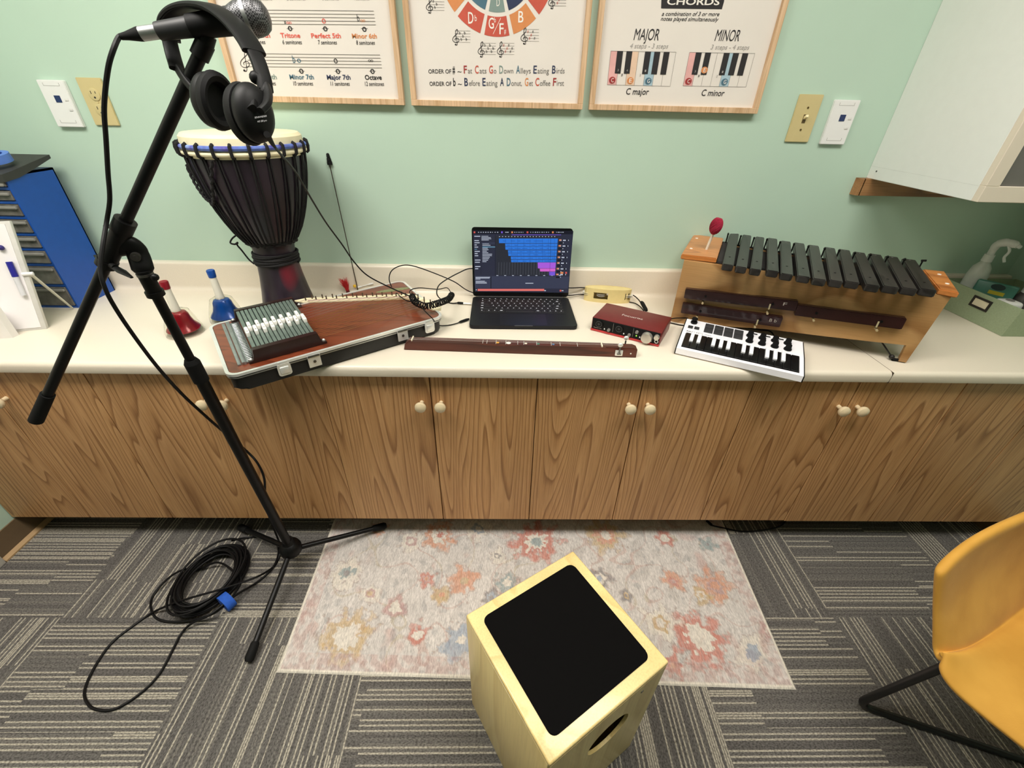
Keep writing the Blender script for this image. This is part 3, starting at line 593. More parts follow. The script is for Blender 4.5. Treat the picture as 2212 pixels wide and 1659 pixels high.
bm = new(); box(bm, (-hx, -hy + .004, .006), (-hx + .011, hy, .447), bev=.002); box(bm, (hx - .011, -hy + .004, .006), (hx, hy, .447), bev=.002); box(bm, (-hx + .009, hy - .011, .006), (hx - .009, hy, .447), bev=.002); box(bm, (-hx + .009, -hy + .012, .006), (hx - .009, hy - .009, .017)); obj('shell', bm, BIRCH, t)
bm = new(); holed(bm, [(-hx + .004, .008), (hx - .004, .008), (hx - .004, .4465), (-hx + .004, .4465)], circ(.012, .318, .056), -hy, -hy + .007); obj('back_panel', bm, BIRCH, t, smooth=False)
bm = new(); box(bm, (-hx, -hy, .447), (hx, hy, .46), bev=.004, seg=3); obj('top_panel', bm, BIRCH, t)
bm = new(); prism(bm, rrect(-.126, -.126, .126, .126, .014, 6), .459, .4625, bev=.0012); obj('seat_pad', bm, M('black_foam_pad', srgb(11, 10, 10), .9, var=.12, vscale=900, spec=.06), t)
for x, y in ((-.12, -.12), (.12, -.12), (.12, .12), (-.12, .12)):
    bm = new(); cyl(bm, (x, y, 0), (x, y, .0065), .012, seg=16); obj('foot', bm, RUBBER, t)
bm = new(); cyl(bm, (.085, -hy - .0008, .415), (.085, -hy + .002, .415), .004, seg=14); obj('screw', bm, M('steel_dark', (.1, .1, .1, 1)), t)
# ------------------------------------------------------------------ djembe
t = thing('djembe', 'dark rope-tuned goblet drum with cream head on the counter behind the bells', 'drum', (-.748, -.188, .778))
WOODP = M('purple_black_stain', srgb(38, 30, 36), .38, var=.25, vscale=9, coat=.2)
def djembe_wood():
    m = bpy.data.materials.new('purple_stained_wood'); m.use_nodes = True; q = NT(m); tc = q.new('ShaderNodeTexCoord'); mp = q.new('ShaderNodeMapping'); mp.inputs['Scale'].default_value = (9, 9, 5); q.l(tc.outputs['Object'], mp.inputs[0])
    nz = q.new('ShaderNodeTexNoise', i_Scale=1.0, i_Detail=3.0); q.l(mp.outputs[0], nz.inputs['Vector']); base = q.ramp(nz.outputs[0], [(.35, srgb(26, 21, 26)), (.6, srgb(48, 38, 48)), (.75, srgb(36, 29, 36))])
    sp = q.new('ShaderNodeSeparateXYZ'); q.l(tc.outputs['Object'], sp.inputs[0])
    dx = q.math('DIVIDE', q.math('SUBTRACT', sp.outputs[0], .05), .034); dz = q.math('DIVIDE', q.math('SUBTRACT', sp.outputs[2], .135), .08)  # red glow on one side of the stem, painted into the wood colour
    e = q.math('ADD', q.math('MULTIPLY', dx, dx), q.math('MULTIPLY', dz, dz)); g = q.ramp(q.math('ADD', e, q.math('MULTIPLY', nz.outputs[0], .8)), [(.2, 1.0), (.95, 0.0)])
    q.l(q.mix(g, base, srgb(120, 26, 44)), q.b.inputs['Base Color']); q.b.inputs['Roughness'].default_value = .36; return m
DW = djembe_wood()
shell = [(0, .002), (.088, .002), (.094, .0), (.0955, .006), (.090, .03), (.081, .075), (.073, .125), (.0685, .17), (.0675, .2), (.071, .228), (.09, .248), (.113, .285), (.138, .345), (.157, .41), (.168, .47), (.170, .515), (.16, .518), (0, .518)]
bm = new(); lathe(bm, shell, 48); obj('shell', bm, DW, t)
bm = new(); lathe(bm, [(.1715, .482), (.173, .512), (.171, .53), (.163, .5375), (.155, .538), (0, .536)], 48); obj('drumhead', bm, M('goat_skin', srgb(236, 226, 190), .55, var=.05, vscale=14), t)
BLUEC = bpy.data.materials.new('blue_violet_cloth'); BLUEC.use_nodes = True; q = NT(BLUEC); tc = q.new('ShaderNodeTexCoord'); nz = q.new('ShaderNodeTexNoise', i_Scale=14.0, i_Detail=2.0); q.l(tc.outputs['Object'], nz.inputs['Vector']); q.l(q.ramp(nz.outputs[0], [(.35, srgb(70, 62, 140)), (.46, srgb(96, 124, 196)), (.56, srgb(84, 76, 160)), (.68, srgb(140, 168, 216))]), q.b.inputs['Base Color']); q.b.inputs['Roughness'].default_value = .8
C_ = lambda r, z, n=64: [(r * math.cos(2 * math.pi * k / n), r * math.sin(2 * math.pi * k / n), z) for k in range(n)]
bm = new(); tube(bm, C_(.1765, .508), .0062, 8, closed=True); obj('cloth_ring', bm, BLUEC, t)
bm = new(); tube(bm, C_(.176, .4935), .0052, 8, closed=True); obj('skin_fold_ring', bm, M('goat_skin', (0, 0, 0, 1)), t)
ROPE = M('black_rope', srgb(15, 13, 15), .85, var=.3, vscale=300, bump=.6, bscale=350)
bm = new(); NR = 24
def prof_r(z):
    for (r0, z0), (r1, z1) in zip(shell[3:], shell[4:]):
        if z0 <= z <= z1: return r0 + (r1 - r0) * (z - z0) / (z1 - z0)
    return .17
for k in range(NR):
    a = 2 * math.pi * k / NR
    for s_ in (-1, 1):
        P = []
        for j in range(9):
            z = .243 + (.487 - .243) * j / 8; aa = a + s_ * (.018 + .045 * (1 - j / 8)); r = prof_r(z) + .0035; P.append((r * math.cos(aa), r * math.sin(aa), z))
        tube(bm, P, .0026, 6)
obj('rope_lacing', bm, ROPE, t)
for k in range(NR):
    bm = new(); a = 2 * math.pi * k / NR; d = Vector((math.cos(a), math.sin(a), 0)); tube(bm, [d * .1765 + Vector((0, 0, .486)), d * .1835 + Vector((0, 0, .490)), d * .1855 + Vector((0, 0, .503)), d * .184 + Vector((0, 0, .513)), d * .176 + Vector((0, 0, .517))], .0048, 8); obj('rope_loop', bm, ROPE, t)
bm = new(); tube(bm, [((.0765 + .0025 * math.sin(k * 1.1)) * math.cos(2 * math.pi * k / 60) * 1.02, (.0765 + .0025 * math.sin(k * 1.1)) * math.sin(2 * math.pi * k / 60), .2375 + .003 * math.sin(k * 2.3)) for k in range(60)], .007, 8, closed=True); tube(bm, C_(.082, .2455), .006, 8, closed=True); obj('bottom_rope_ring', bm, ROPE, t)
bm = new(); P = [((.0735 + .0012 * math.sin(k * .7)) * math.cos(k * 2 * math.pi / 24), (.0735 + .0012 * math.sin(k * .7)) * math.sin(k * 2 * math.pi / 24), .166 + k * .036 / (24 * 7) + .0015 * math.sin(k * .37)) for k in range(24 * 7)]; tube(bm, P, .0036, 6); obj('stem_rope_wrap', bm, ROPE, t)
bm = new(); P = crom([(-.088, -.05, .262), (-.104, -.055, .252), (-.112, -.06, .240), (-.098, -.06, .236), (-.09, -.055, .240), (-.094, -.055, .232), (-.088, -.05, .215), (-.076, -.045, .185), (-.062, -.045, .17)], 8); tube(bm, P, .0028, 6); obj('rope_tail', bm, ROPE, t)
bm = new(); P = []
for k in range(70):
    u = k / 69; a = math.radians(-95 - 62 * u); z = .478 - .105 * math.sin(u * math.pi) * (1.0 if u < .5 else .9) - .02 * u; r = prof_r(z) + .0095; P.append((r * math.cos(a) + .002 * math.sin(k * 1.6), r * math.sin(a), z + .0025 * math.cos(k * 1.6)))
tube(bm, P, .0042, 6); obj('braided_rope', bm, ROPE, t)
for ch in t.children: ch.scale = (.905, .905, 1.0)
# ------------------------------------------------------------------ microphone stand
HUB = Vector((-.725, -.673, 0)); t = thing('microphone_stand', 'black tripod boom stand with boom crossing in front of the drum', 'microphone stand', HUB)
BT, PV, BE = Dp(437, 108, .69), Dp(262, 520, .815), Dp(78, 908, .97)
PT = Dp(311, 588, .845); hub = HUB + Vector((0, 0, .1))
pole = (PT - hub); pd = pole.normalized()
def on_line(u, v, p, d):
    r = Vector(ray(u, v)).normalized(); w = p - Vector(CAM); b_ = r.dot(d); return p + d * ((b_ * r.dot(w) - d.dot(w)) / (1 - b_ * b_))
PM = on_line(421, 792, hub, pd)
bm = new(); cyl(bm, hub + pd * .01, PM, .0135, seg=20); obj('lower_pole', bm, TUBEM, t, world=True)
bm = new(); cyl(bm, PM - pd * .02, PT + pd * .0, .0098, seg=20); obj('upper_pole', bm, TUBEM, t, world=True)
bm = new(); cyl(bm, PM - pd * .04, PM + pd * .012, .0165, seg=20); cyl(bm, PM + pd * .012, PM + pd * .022, .0165, .012, seg=20); obj('height_collar', bm, RUBBER, t, world=True)
bm = new(); lathe(bm, [(0, .072), (.017, .072), (.027, .078), (.035, .09), (.0355, .108), (.031, .122), (.02, .131), (.0165, .15), (0, .15)], 28); obj('hub', bm, BLACK, t)
for a, R_ in ((-92.5, .325), (30, .325), (151, .325)):
    d = Vector((math.cos(math.radians(a)), math.sin(math.radians(a)), 0)); p0 = d * .022 + Vector((0, 0, .09)); p1 = d * R_ + Vector((0, 0, .0195 if a == 30 else .0138)); u = (p1 - p0).normalized()
    bm = new(); cyl(bm, p0, p1 - u * .03, .0088, seg=16); l = obj('leg', bm, TUBEM, t)
    bm = new(); tube(bm, [p1 - u * .055, p1 - u * .05, p1 - u * .012, p1 - u * .004], [.0105, .0125, .0135, .010], 16); obj('rubber_foot', bm, RUBBER, l)
# clutch: two-sided hinge between pole top and boom
bd = (BT - PV).normalized(); PVB = BE + (BT - BE) * (((PV - BE).dot(BT - BE)) / (BT - BE).length_squared); bd = (BT - BE).normalized()
bm = new(); cyl(bm, BE + bd * .05, BT, .0098, seg=20); obj('boom_arm', bm, TUBEM, t, world=True)
bm = new(); cyl(bm, BE, BE + bd * .085, .0135, .0128, seg=20); obj('boom_counter_grip', bm, RUBBER, t, world=True)
bm = new(); cyl(bm, PVB - bd * .055, PVB + bd * .025, .0155, seg=20); cyl(bm, PVB + bd * .02, PVB + bd * .045, .0175, seg=20); cyl(bm, PVB - bd * .062, PVB - bd * .048, .017, seg=20); obj('boom_clamp', bm, BLACK, t, world=True)
side = (PT - PVB); HC = Dp(297, 548, .835)
nrm = bd.cross((HC - PVB)).normalized()
bm = new(); tube(bm, crom([PVB - bd * .015, PVB.lerp(HC, .5) + bd * .004, HC, PT - pd * .0], 6), [.021] * 6 + [.020] * 6 + [.019] * 6 + [.015], 16, ell=(1, .62), upv=nrm); obj('hinge_block', bm, BLACK, t, world=True)
bm = new(); cyl(bm, HC - nrm * .017, HC + nrm * .0165, .0085, seg=16); cyl(bm, HC - nrm * .019, HC + nrm * .0185, .0045, seg=6); obj('hinge_bolt', bm, M('worn_steel', srgb(110, 108, 104), .35, .9), t, world=True)
bm = new(); cyl(bm, PT - pd * .045, PT + pd * .004, .0135, seg=18); cyl(bm, PT - pd * .05, PT - pd * .04, .0165, seg=18); obj('pole_collar', bm, BLACK, t, world=True)
bm = new(); cyl(bm, PT - pd * .006, PT - pd * .001, .0145, seg=18); obj('steel_ring', bm, M('worn_steel', (0, 0, 0, 1)), t, world=True)
bm = new(); K0 = PT - pd * .01; kx = Vector((.85, -.3, .1)).normalized(); cyl(bm, K0, K0 + kx * .02, .004, seg=10); ico(bm, K0 + kx * .024, .0075, 2); obj('collar_knob', bm, BLACK, t, world=True)
bm = new(); w0 = PVB - bd * .055; wd_ = (Dp(285, 600, .80) - w0); cyl(bm, w0, w0 + wd_ * .35, .006, seg=10); tube(bm, [w0 + wd_ * .3, w0 + wd_ * .6, w0 + wd_ * 1.0], [.006, .0075, .003], 8, ell=(1, .4)); tube(bm, [w0, w0 - wd_ * .3, w0 - wd_ * .5], [.005, .006, .003], 8, ell=(1, .4)); obj('wing_knob', bm, BLACK, t, world=True)
# mic clip on the boom tip
MA, MB_ = Dp(341, 68, .665), Dp(474, 49, .675); md = (MB_ - MA).normalized()
ck = MA + md * .068; up_ = Vector((0, 0, -1))
bm = new(); cyl(bm, BT - bd * .012, BT + bd * .012, .0135, seg=18); cyl(bm, BT + bd * .010, BT + bd * .026, .0125, .0105, seg=18); obj('tip_collar', bm, BLACK, t, world=True)
bm = new(); tube(bm, [BT + bd * .02, BT.lerp(ck, .55), ck + (BT - ck).normalized() * .012], [.009, .0095, .013], 14, ell=(1, .7)); obj('clip_stem', bm, BLACKM, t, world=True)
bm = new(); tube(bm, [ck - md * .02, ck + md * .0, ck + md * .036], [.0158, .0168, .0185], 20); obj('mic_clip', bm, BLACKM, t, world=True)
# cable ring clip
cc = PVB + bd * .022; cs = Dp(228, 487, .80); 
bm = new(); tube(bm, [cc.lerp(cs, 0.15), cc.lerp(cs, .55), cs], [.007, .0065, .006], 8, ell=(1, .5)); obj('cable_clip', bm, BLACK, t, world=True)
# ------------------------------------------------------------------ microphone
t = thing('microphone', 'black handheld microphone clipped at the boom tip with silver ring grille', 'microphone', MA)
Q = md.to_track_quat('Z', 'Y').to_matrix().to_4x4(); Q.translation = MA
bm = new(); lathe(bm, [(0, 0), (.0115, 0), (.012, .002), (.0135, .04), (.0165, .09), (.0185, .106), (.0185, .112), (0, .112)], 28, mat=Q); obj('handle', bm, M('charcoal_mic_paint', srgb(36, 36, 38), .5, var=.08), t, world=True)
MESHM = bpy.data.materials.new('steel_mesh'); MESHM.use_nodes = True; q = NT(MESHM); tc = q.new('ShaderNodeTexCoord'); wv = q.new('ShaderNodeTexChecker', i_Scale=420.0); q.l(tc.outputs['Object'], wv.inputs[0]); q.l(q.mix(wv.outputs['Fac'], srgb(52, 52, 54), srgb(120, 120, 122)), q.b.inputs['Base Color']); q.b.inputs['Metallic'].default_value = .7; q.b.inputs['Roughness'].default_value = .45
bm = new(); lathe(bm, [(.0185, .110), (.021, .116), (.0245, .126), (.0255, .134), (.0255, .137), (.0252, .145), (.023, .155), (.018, .1625), (.010, .1665), (0, .1675)], 32, mat=Q); obj('grille', bm, MESHM, t, world=True)
bm = new(); lathe(bm, [(.0253, .1325), (.0265, .133), (.0265, .1385), (.0253, .139)], 32, mat=Q); obj('grille_ring', bm, M('brushed_aluminium', (0, 0, 0, 1)), t, world=True)
# ------------------------------------------------------------------ microphone cable
t = thing('microphone_cable', 'long black microphone cable hanging from the stand to a coil on the carpet', 'cable', (-.95, -.85, 0))
CA = MA - md * .072
bm = new(); cyl(bm, MA - md * .024, MA + md * .001, .0096, seg=20); obj('silver_shell', bm, ALU, t, world=True)
bm = new(); tube(bm, [MA - md * .024, MA - md * .028, MA - md * .045, MA - md * .054], [.0096, .0092, .0055, .0042], 16); obj('connector_boot', bm, RUBBER, t, world=True)
pts = [MA - md * .048, MA - md * .056, Dp(246, 104, .655), Dp(235, 140, .66), Dp(228, 190, .675), Dp(225, 240, .69), Dp(229, 300, .71), Dp(233, 370, .735), Dp(237, 430, .76), Dp(231, 475, .78), Dp(222, 530, .775), Dp(217, 580, .775), Dp(224, 615, .78), Dp(243, 655, .80), Dp(282, 715, .85), Dp(338, 790, .93), Dp(390, 848, 1.02), Dp(440, 895, 1.1), Dp(487, 936, 1.2)]
pb = lambda s, dx, dy=0: hub + pd * s + Vector((dx, dy, 0))
pts += [Dp(530, 972, 1.31), Dp(556, 1000, 1.33), Dp(571, 1035, 1.36), Dp(573, 1080, 1.41), Dp(583, 1120, 1.46), Zp(598, 1158, .055), Zp(606, 1182, .02), Zp(602, 1205, .004), Zp(590, 1225, .004), Zp(553, 1247, .045), Zp(480, 1272, .058), Zp(410, 1292, .058), Zp(360, 1309, .03), Zp(325, 1326, .006), Zp(290, 1350, .004), Zp(242, 1388, .004), Zp(205, 1440, .004), Zp(183, 1490, .004), Zp(189, 1519, .004), Zp(210, 1533, .004), Zp(250, 1531, .004), Zp(303, 1498, .004), Zp(345, 1455, .004), Zp(375, 1400, .004), Zp(392, 1368, .006), Zp(415, 1346, .02), Zp(450, 1330, .035), Zp(488, 1302, .04), Zp(515, 1282, .03), Zp(555, 1258, .006), Zp(588, 1228, .006), Zp(601, 1198, .006), Zp(598, 1172, .006), Zp(575, 1160, .005), Zp(535, 1161, .006), Zp(500, 1168, .03)]
bm = new(); tube(bm, crom(pts, 6), .0036, 8); obj('cable_run', bm, CORD, t, world=True)
bm = new(); zA = .02; A_, B_, T_, O_ = Zp(368, 1282, zA), Zp(544, 1212, zA), Zp(478, 1176, zA), Zp(430, 1338, zA); cc_ = (A_ + B_ + T_ + O_) / 4; ea, eb = (B_ - A_) / 2, (T_ - O_) / 2; P = []; rnd = random.Random(8); NT_ = 17
par = [(rnd.uniform(.60, .98), rnd.uniform(-.09, .06), rnd.uniform(-.07, .07), rnd.uniform(.004, .05)) for k in range(NT_ + 1)]
for k in range(NT_ * 24):
    i = k // 24; u = (k % 24) / 24; q0, q1 = par[i], par[i + 1]; u = u * u * (3 - 2 * u); g = [a + (b - a) * u for a, b in zip(q0, q1)]; th = 2 * math.pi * k / 24
    pin = .5 + .5 * math.cos(th + 1.05); rho = g[0] + (.84 - g[0]) * (pin ** 3) * .8
    P.append(cc_ + ea * (math.cos(th) * rho + g[1] * (1 - pin ** 3)) + eb * (math.sin(th) * rho + g[2] * (1 - pin ** 3)) + Vector((0, 0, g[3] - .02 + .0036)))
tube(bm, crom(P, 2), .0037, 7); obj('coil', bm, CORD, t, world=True)
bm = new(); loopp = crom([Zp(425, 1232, .01), Zp(470, 1215, .03), Zp(505, 1235, .03), Zp(520, 1260, .03), Zp(470, 1320, .03), Zp(400, 1342, .01), Zp(345, 1339, .004), Zp(326, 1315, .004), Zp(332, 1285, .004), Zp(365, 1248, .02), Zp(398, 1230, .03)], 8, closed=True); tube(bm, loopp, .0036, 7, closed=True); obj('loose_loop', bm, CORD, t, world=True)
bm = new(); s0 = Zp(490, 1299, .028); sd = (eb * .5 + ea * .9).normalized(); sn = Vector((0, 0, 1)); sr = sd.cross(sn)
tube(bm, [s0 - sd * .014, s0 + sd * .014], [.033, .031], 14, ell=(1, .8), upv=(0, 0, 1)); obj('blue_strap', bm, M('blue_velcro', srgb(30, 84, 180), .85, var=.12, vscale=120), t, world=True, ang=60)
# ------------------------------------------------------------------ headphones
t = thing('headphones', 'black closed studio headphones hung over the boom tip and microphone', 'headphones', Dp(450, 60, .68))
HPM = M('black_headphone_plastic', srgb(13, 13, 14), .5, var=.08, spec=.25); PADM = M('black_leatherette', srgb(12, 12, 13), .65, var=.1, bump=.15, bscale=150, spec=.22)
band = [Dp(383, 150, .70), Dp(372, 112, .705), Dp(364, 72, .70), Dp(366, 42, .69), Dp(386, 20, .675), Dp(420, 11, .66), Dp(460, 17, .645), Dp(500, 45, .635), Dp(533, 85, .628), Dp(556, 128, .625), Dp(570, 170, .625)]
bc = crom(band, 6); n = len(bc); axis = (Dp(380, 60, .70) - Dp(550, 110, .63)).cross(Vector((0, 0, 1))).normalized()
def strap(bm, P, w, th, ax): 
    tube(bm, P, 1.0, 12, ell=(w, th), upv=None) if False else None
    rings = []
    for i, p in enumerate(P):
        d = (P[min(i + 1, len(P) - 1)] - P[max(i - 1, 0)]).normalized(); y = (ax - d * ax.dot(d)).normalized(); x = y.cross(d); k = w[i] if isinstance(w, list) else w; h = th[i] if isinstance(th, list) else th
        rings.append([bm.verts.new(p + y * (k * math.copysign(abs(math.cos(a)) ** .6, math.cos(a))) + x * (h * math.copysign(abs(math.sin(a)) ** .6, math.sin(a)))) for a in [2 * math.pi * j / 14 for j in range(14)]])
    for A, B in zip(rings, rings[1:]):
        for j in range(14): bm.faces.new((A[j], A[(j + 1) % 14], B[(j + 1) % 14], B[j]))
    bm.faces.new(rings[0][::-1]); bm.faces.new(rings[-1])
bm = new(); strap(bm, bc[10:-8], .0165, .0045, axis); obj('headband', bm, HPM, t, world=True)
bm = new(); up0 = Dp(430, 60, .67); inner = [p.lerp(up0, .045) for p in bc[14:-14]]; strap(bm, inner, .0145, .0045, axis); obj('headband_pad', bm, PADM, t, world=True)
for P in (bc[:14], bc[-12:] + [Dp(574, 196, .628)]):
    bm = new(); strap(bm, P, .011, .0042, axis); obj('slider_arm', bm, HPM, t, world=True)
def cup(c, nrm, up, sgn, lab):
    z = nrm.normalized(); y = (up - z * up.dot(z)).normalized(); x = y.cross(z); m = Matrix((x, y, z)).transposed().to_4x4(); m.translation = c; E_ = Matrix.Diagonal((.74, 1.0, .95, 1))
    bm = new(); lathe(bm, [(0, -.003), (.030, -.003), (.036, .0), (.038, .006), (.0375, .012), (.033, .020), (.024, .0255), (.012, .0275), (0, .028)], 36, mat=m @ E_); o = obj('ear_cup', bm, HPM, t, world=True)
    bm = new(); lathe(bm, [(.022, -.006), (.026, -.018), (.033, -.0215), (.039, -.017), (.0405, -.010), (.038, -.002), (.024, -.001)], 36, mat=m @ E_); obj('ear_cushion', bm, PADM, o, world=True)
    bm = new(); lathe(bm, [(0, -.0055), (.026, -.0055), (.026, -.001), (0, -.001)], 28, mat=m @ E_); obj('speaker_cloth', bm, BLACKM, o, world=True)
    return o, m
c2 = Dp(541, 246, .625); c1 = Dp(462, 218, .675); nO = (Dp(640, 190, .585) - Dp(470, 225, .67)).normalized(); upc = (Dp(502, 178, .63) - Dp(577, 300, .635))
o2, m2 = cup(c2, nO, upc, 1, ''); o1, m1 = cup(c1, -nO + Vector((0, 0, .15)), upc, -1, '')
for P, oo in (([Dp(574, 186, .626), Dp(579, 205, .618), Dp(576, 225, .607), Dp(562, 240, .60)], o2), ([Dp(574, 186, .626), Dp(566, 200, .622), Dp(549, 212, .612), Dp(545, 235, .60)], o2), ([Dp(383, 146, .70), Dp(398, 170, .70), Dp(420, 196, .70), Dp(447, 222, .695)], o1)):
    bm = new(); strap(bm, crom(P, 5), .0065, .0045, nO); obj('yoke', bm, HPM, t, world=True)
bm = new(); ico(bm, Dp(553, 168, .622), .009, 2); obj('hinge_knob', bm, HPM, t, world=True)
bm = new(); lbl = m2 @ Vector((-.004, -.0215, .0258)); ex = (m2.to_3x3() @ Vector((1, .12, -.18))).normalized(); ey = (m2.to_3x3() @ Vector((0, 1, .32))).normalized(); 
ldir = (Dp(580, 246, .6) - Dp(545, 251, .6)).normalized(); lup = -(Dp(560, 262, .6) - Dp(560, 248, .6)).normalized(); l0 = Dp(550, 256, .594); text(bm, 'SENNHEISER', l0, l0 + ldir * .017, lup * .0024); text(bm, 'HD 280 pro', l0 + ldir * .004 - lup * .006, l0 + ldir * .017 - lup * .006, lup * .0024); obj('print', bm, M('pale_print', srgb(120, 120, 120), .5), t, world=True, smooth=False, fixn=False)
# cord: straight lead, coiled middle over the autoharp, thin tail to the laptop
lead = [Dp(580, 296, .63), Dp(588, 310, .66), Dp(606, 333, .74), Dp(640, 374, .86), Dp(674, 432, 1.0), Dp(705, 482, 1.13), Dp(738, 527, 1.24), Dp(765, 566, 1.32), Dp(795, 596, 1.38), Dp(845, 622, 1.41), Zp(888, 641, .857)]
bm = new(); tube(bm, [lead[0] + (lead[0] - lead[1]) * .4, lead[0], lead[1], lead[1].lerp(lead[2], .3)], [.0045, .0042, .0032, .0022], 10); obj('strain_relief', bm, RUBBER, t, world=True)
bm = new(); tube(bm, crom(lead, 8), .0021, 7); obj('cord', bm, CORD, t, world=True)
axp = crom([Zp(890, 640, .860), Zp(897, 652, .862), Zp(918, 661, .862), Zp(940, 657, .862), Zp(958, 651, .855), Zp(970, 645, .83), Zp(976, 636, .815)], 16); P = []; tot = len(axp); turns = 26
for k in range(turns * 12):
    u = k / (turns * 12 - 1) * (tot - 1); i = min(int(u), tot - 2); p = axp[i].lerp(axp[i + 1], u - i); d = (axp[i + 1] - axp[i]).normalized(); x, y = _basis(d); th = 2 * math.pi * k / 12; P.append(p + x * (.0095 * math.cos(th)) + y * (.0095 * math.sin(th)))
bm = new(); tube(bm, P, .0021, 6); obj('coiled_cord', bm, CORD, t, world=True)
tail = crom([Zp(976, 636, .815), Zp(966, 622, .82), Zp(945, 625, .84), Zp(905, 622, .868), Zp(885, 630, .868), Zp(900, 650, .865), Zp(918, 672, .862), Zp(934, 688, .845), Zp(946, 702, .79), Zp(965, 703, .782), Zp(985, 699, .782), Zp(997, 694, .783)], 8)
bm = new(); tube(bm, tail, .0017, 6); obj('tail_cord', bm, CORD, t, world=True)
bm = new(); j0 = Zp(995, 695, .784); j1 = Zp(1013, 689, .784); tube(bm, [j0 - (j1 - j0) * .2, j0, j0.lerp(j1, .7), j1], [.002, .004, .0045, .003], 12); obj('plug', bm, RUBBER, t, world=True)
# ------------------------------------------------------------------ autoharp in its open case
HT = ZT + .055
cTL, cBL, cBR, cTR = Vector((-.871, -.443, 0)), Vector((-.667, -.724, 0)), Vector((-.186, -.357, 0)), Vector((-.380, -.040, 0))
LW, LD = .60, .355
def hm(x, y, z=0.0):
    s, v = x / LW, y / LD; a = cBL.lerp(cBR, s); b = cTL.lerp(cTR, s); p = a.lerp(b, v); return Vector((p.x, p.y, z))
HO = (cBL + cBR + cTL + cTR) / 4
def harp_warp(bm):
    for v in bm.verts: v.co = hm(v.co.x, v.co.y, v.co.z)
t = thing('instrument_case', 'shallow black case with silver rim and latches holding the autoharp', 'instrument case', (HO.x, HO.y, ZT))
SHELL = M('black_textured_case', srgb(24, 23, 23), .5, var=.12, bump=.3, bscale=240)
def hobj(name, bm, mats, par, **k): harp_warp(bm); return obj(name, bm, mats, par, world=True, **k)
bm = new(); prism(bm, rrect(.006, .006, LW - .006, LD - .006, .03, 6), ZT + .004, ZT + .044, bev=.006); hobj('case_shell', bm, SHELL, t)
bm = new()
def rim(bm, o, i, z0, z1):
    A = rrect(-o, -o, LW + o, LD + o, .028, 6); B = rrect(i, i, LW - i, LD - i, .022, 6); n = len(A); L = [[bm.verts.new((x, y, z)) for x, y in Q] for Q, z in ((A, z0), (A, z1), (B, z1), (B, z0))]
    for k in range(4):
        P, Q = L[k], L[(k + 1) % 4]
        for j in range(n): bm.faces.new((P[j], P[(j + 1) % n], Q[(j + 1) % n], Q[j]))
rim(bm, .0, .008, HT - .006, HT + .001); hobj('silver_rim', bm, CHROME, t, ang=50)
bm = new(); rim(bm, -.001, .008, HT - .012, HT - .009); hobj('lower_trim', bm, ALU, t, ang=50)
bm = new(); prism(bm, rrect(.003, .003, LW - .003, LD - .003, .025, 5), ZT + .04, HT - .008); hobj('case_lip', bm, SHELL, t)
for x, y in ((.06, .06), (LW - .06, .06), (LW - .06, LD - .06), (.06, LD - .06)):
    bm = new(); cyl(bm, (x, y, ZT), (x, y, ZT + .0055), .009, seg=14); hobj('foot', bm, RUBBER, t)
for k, (x, kind) in enumerate(((.125, 0), (.20, 1), (.455, 1), (.545, 0))):
    bm = new(); prism(bm, rrect(x - .016, HT - .038, x + .016, HT - .004, .007 if kind == 0 else .001, 4), .0005, .0035, mat=Matrix.Rotation(math.radians(90), 4, 'X')); 
    l = hobj('latch', bm, CHROME, t)
    bm = new()
    if kind == 0: box(bm, (x - .011, -.0065, HT - .031), (x + .011, -.003, HT - .012), bev=.002); box(bm, (x - .012, -.003, HT - .008), (x + .012, .004, HT + .003), bev=.001)
    else: cyl(bm, (x, -.005, HT - .022), (x, -.003, HT - .022), .004, seg=12); box(bm, (x - .015, -.006, HT - .008), (x + .015, -.002, HT - .003), bev=.0008)
    hobj('clasp', bm, M('worn_steel', (0, 0, 0, 1)) if kind else CHROME, l)
t = thing('autoharp', 'reddish brown autoharp with grey chord bars and white buttons in black case', 'autoharp', (HO.x, HO.y, HT))
SND = oak('redwood_soundboard', srgb(128, 62, 38), srgb(116, 54, 32), srgb(94, 42, 24), fx=10, fz=1.2, rings=9, axis='X', rough=.3, pores=.3, coat=.3)
bm = new(); prism(bm, rrect(.009, .009, LW - .009, LD - .009, .02, 5), HT - .007, HT - .001); hobj('soundboard', bm, SND, t, smooth=False)
STEEL = M('dull_steel', srgb(178, 182, 184), .35, .85, var=.1, vscale=60)
bm = new(); box(bm, (.031, .045, HT - .002), (.039, .335, HT + .003), bev=.001); box(bm, (.041, .043, HT - .002), (.051, .330, HT + .008), bev=.002); box(bm, (.051, .046, HT - .002), (.073, .322, HT + .004), bev=.001); hobj('anchor_plate', bm, STEEL, t)
bm = new()
for k in range(26): y = .052 + k * .0100; box(bm, (.054, y, HT + .004), (.069, y + .0042, HT + .0062), bev=.0008, seg=1)
o = hobj('string_anchors', bm, ALU, t); o['kind'] = 'stuff'
DBR = M('dark_brown_bakelite', srgb(44, 26, 24), .32, var=.15, vscale=80)
for y0, y1, nm in ((.036, .056, 'front'), (.326, .344, 'rear')):
    bm = new(); P = [(.056, 0), (.248, 0), (.248, .006), (.235, .008), (.229, .036), (.072, .036), (.068, .008), (.056, .006)]; prism(bm, P, -y1, -y0, mat=Matrix.Translation((0, 0, HT - .001)) @ Matrix.Rotation(math.radians(90), 4, 'X'), bev=.0012); h = hobj('bar_holder', bm, DBR, t)
    for x in (.062, .242): bm = new(); ico(bm, (x, (y0 + y1) / 2, HT + .007), .0045, 2); hobj('screw', bm, CHROME, h)
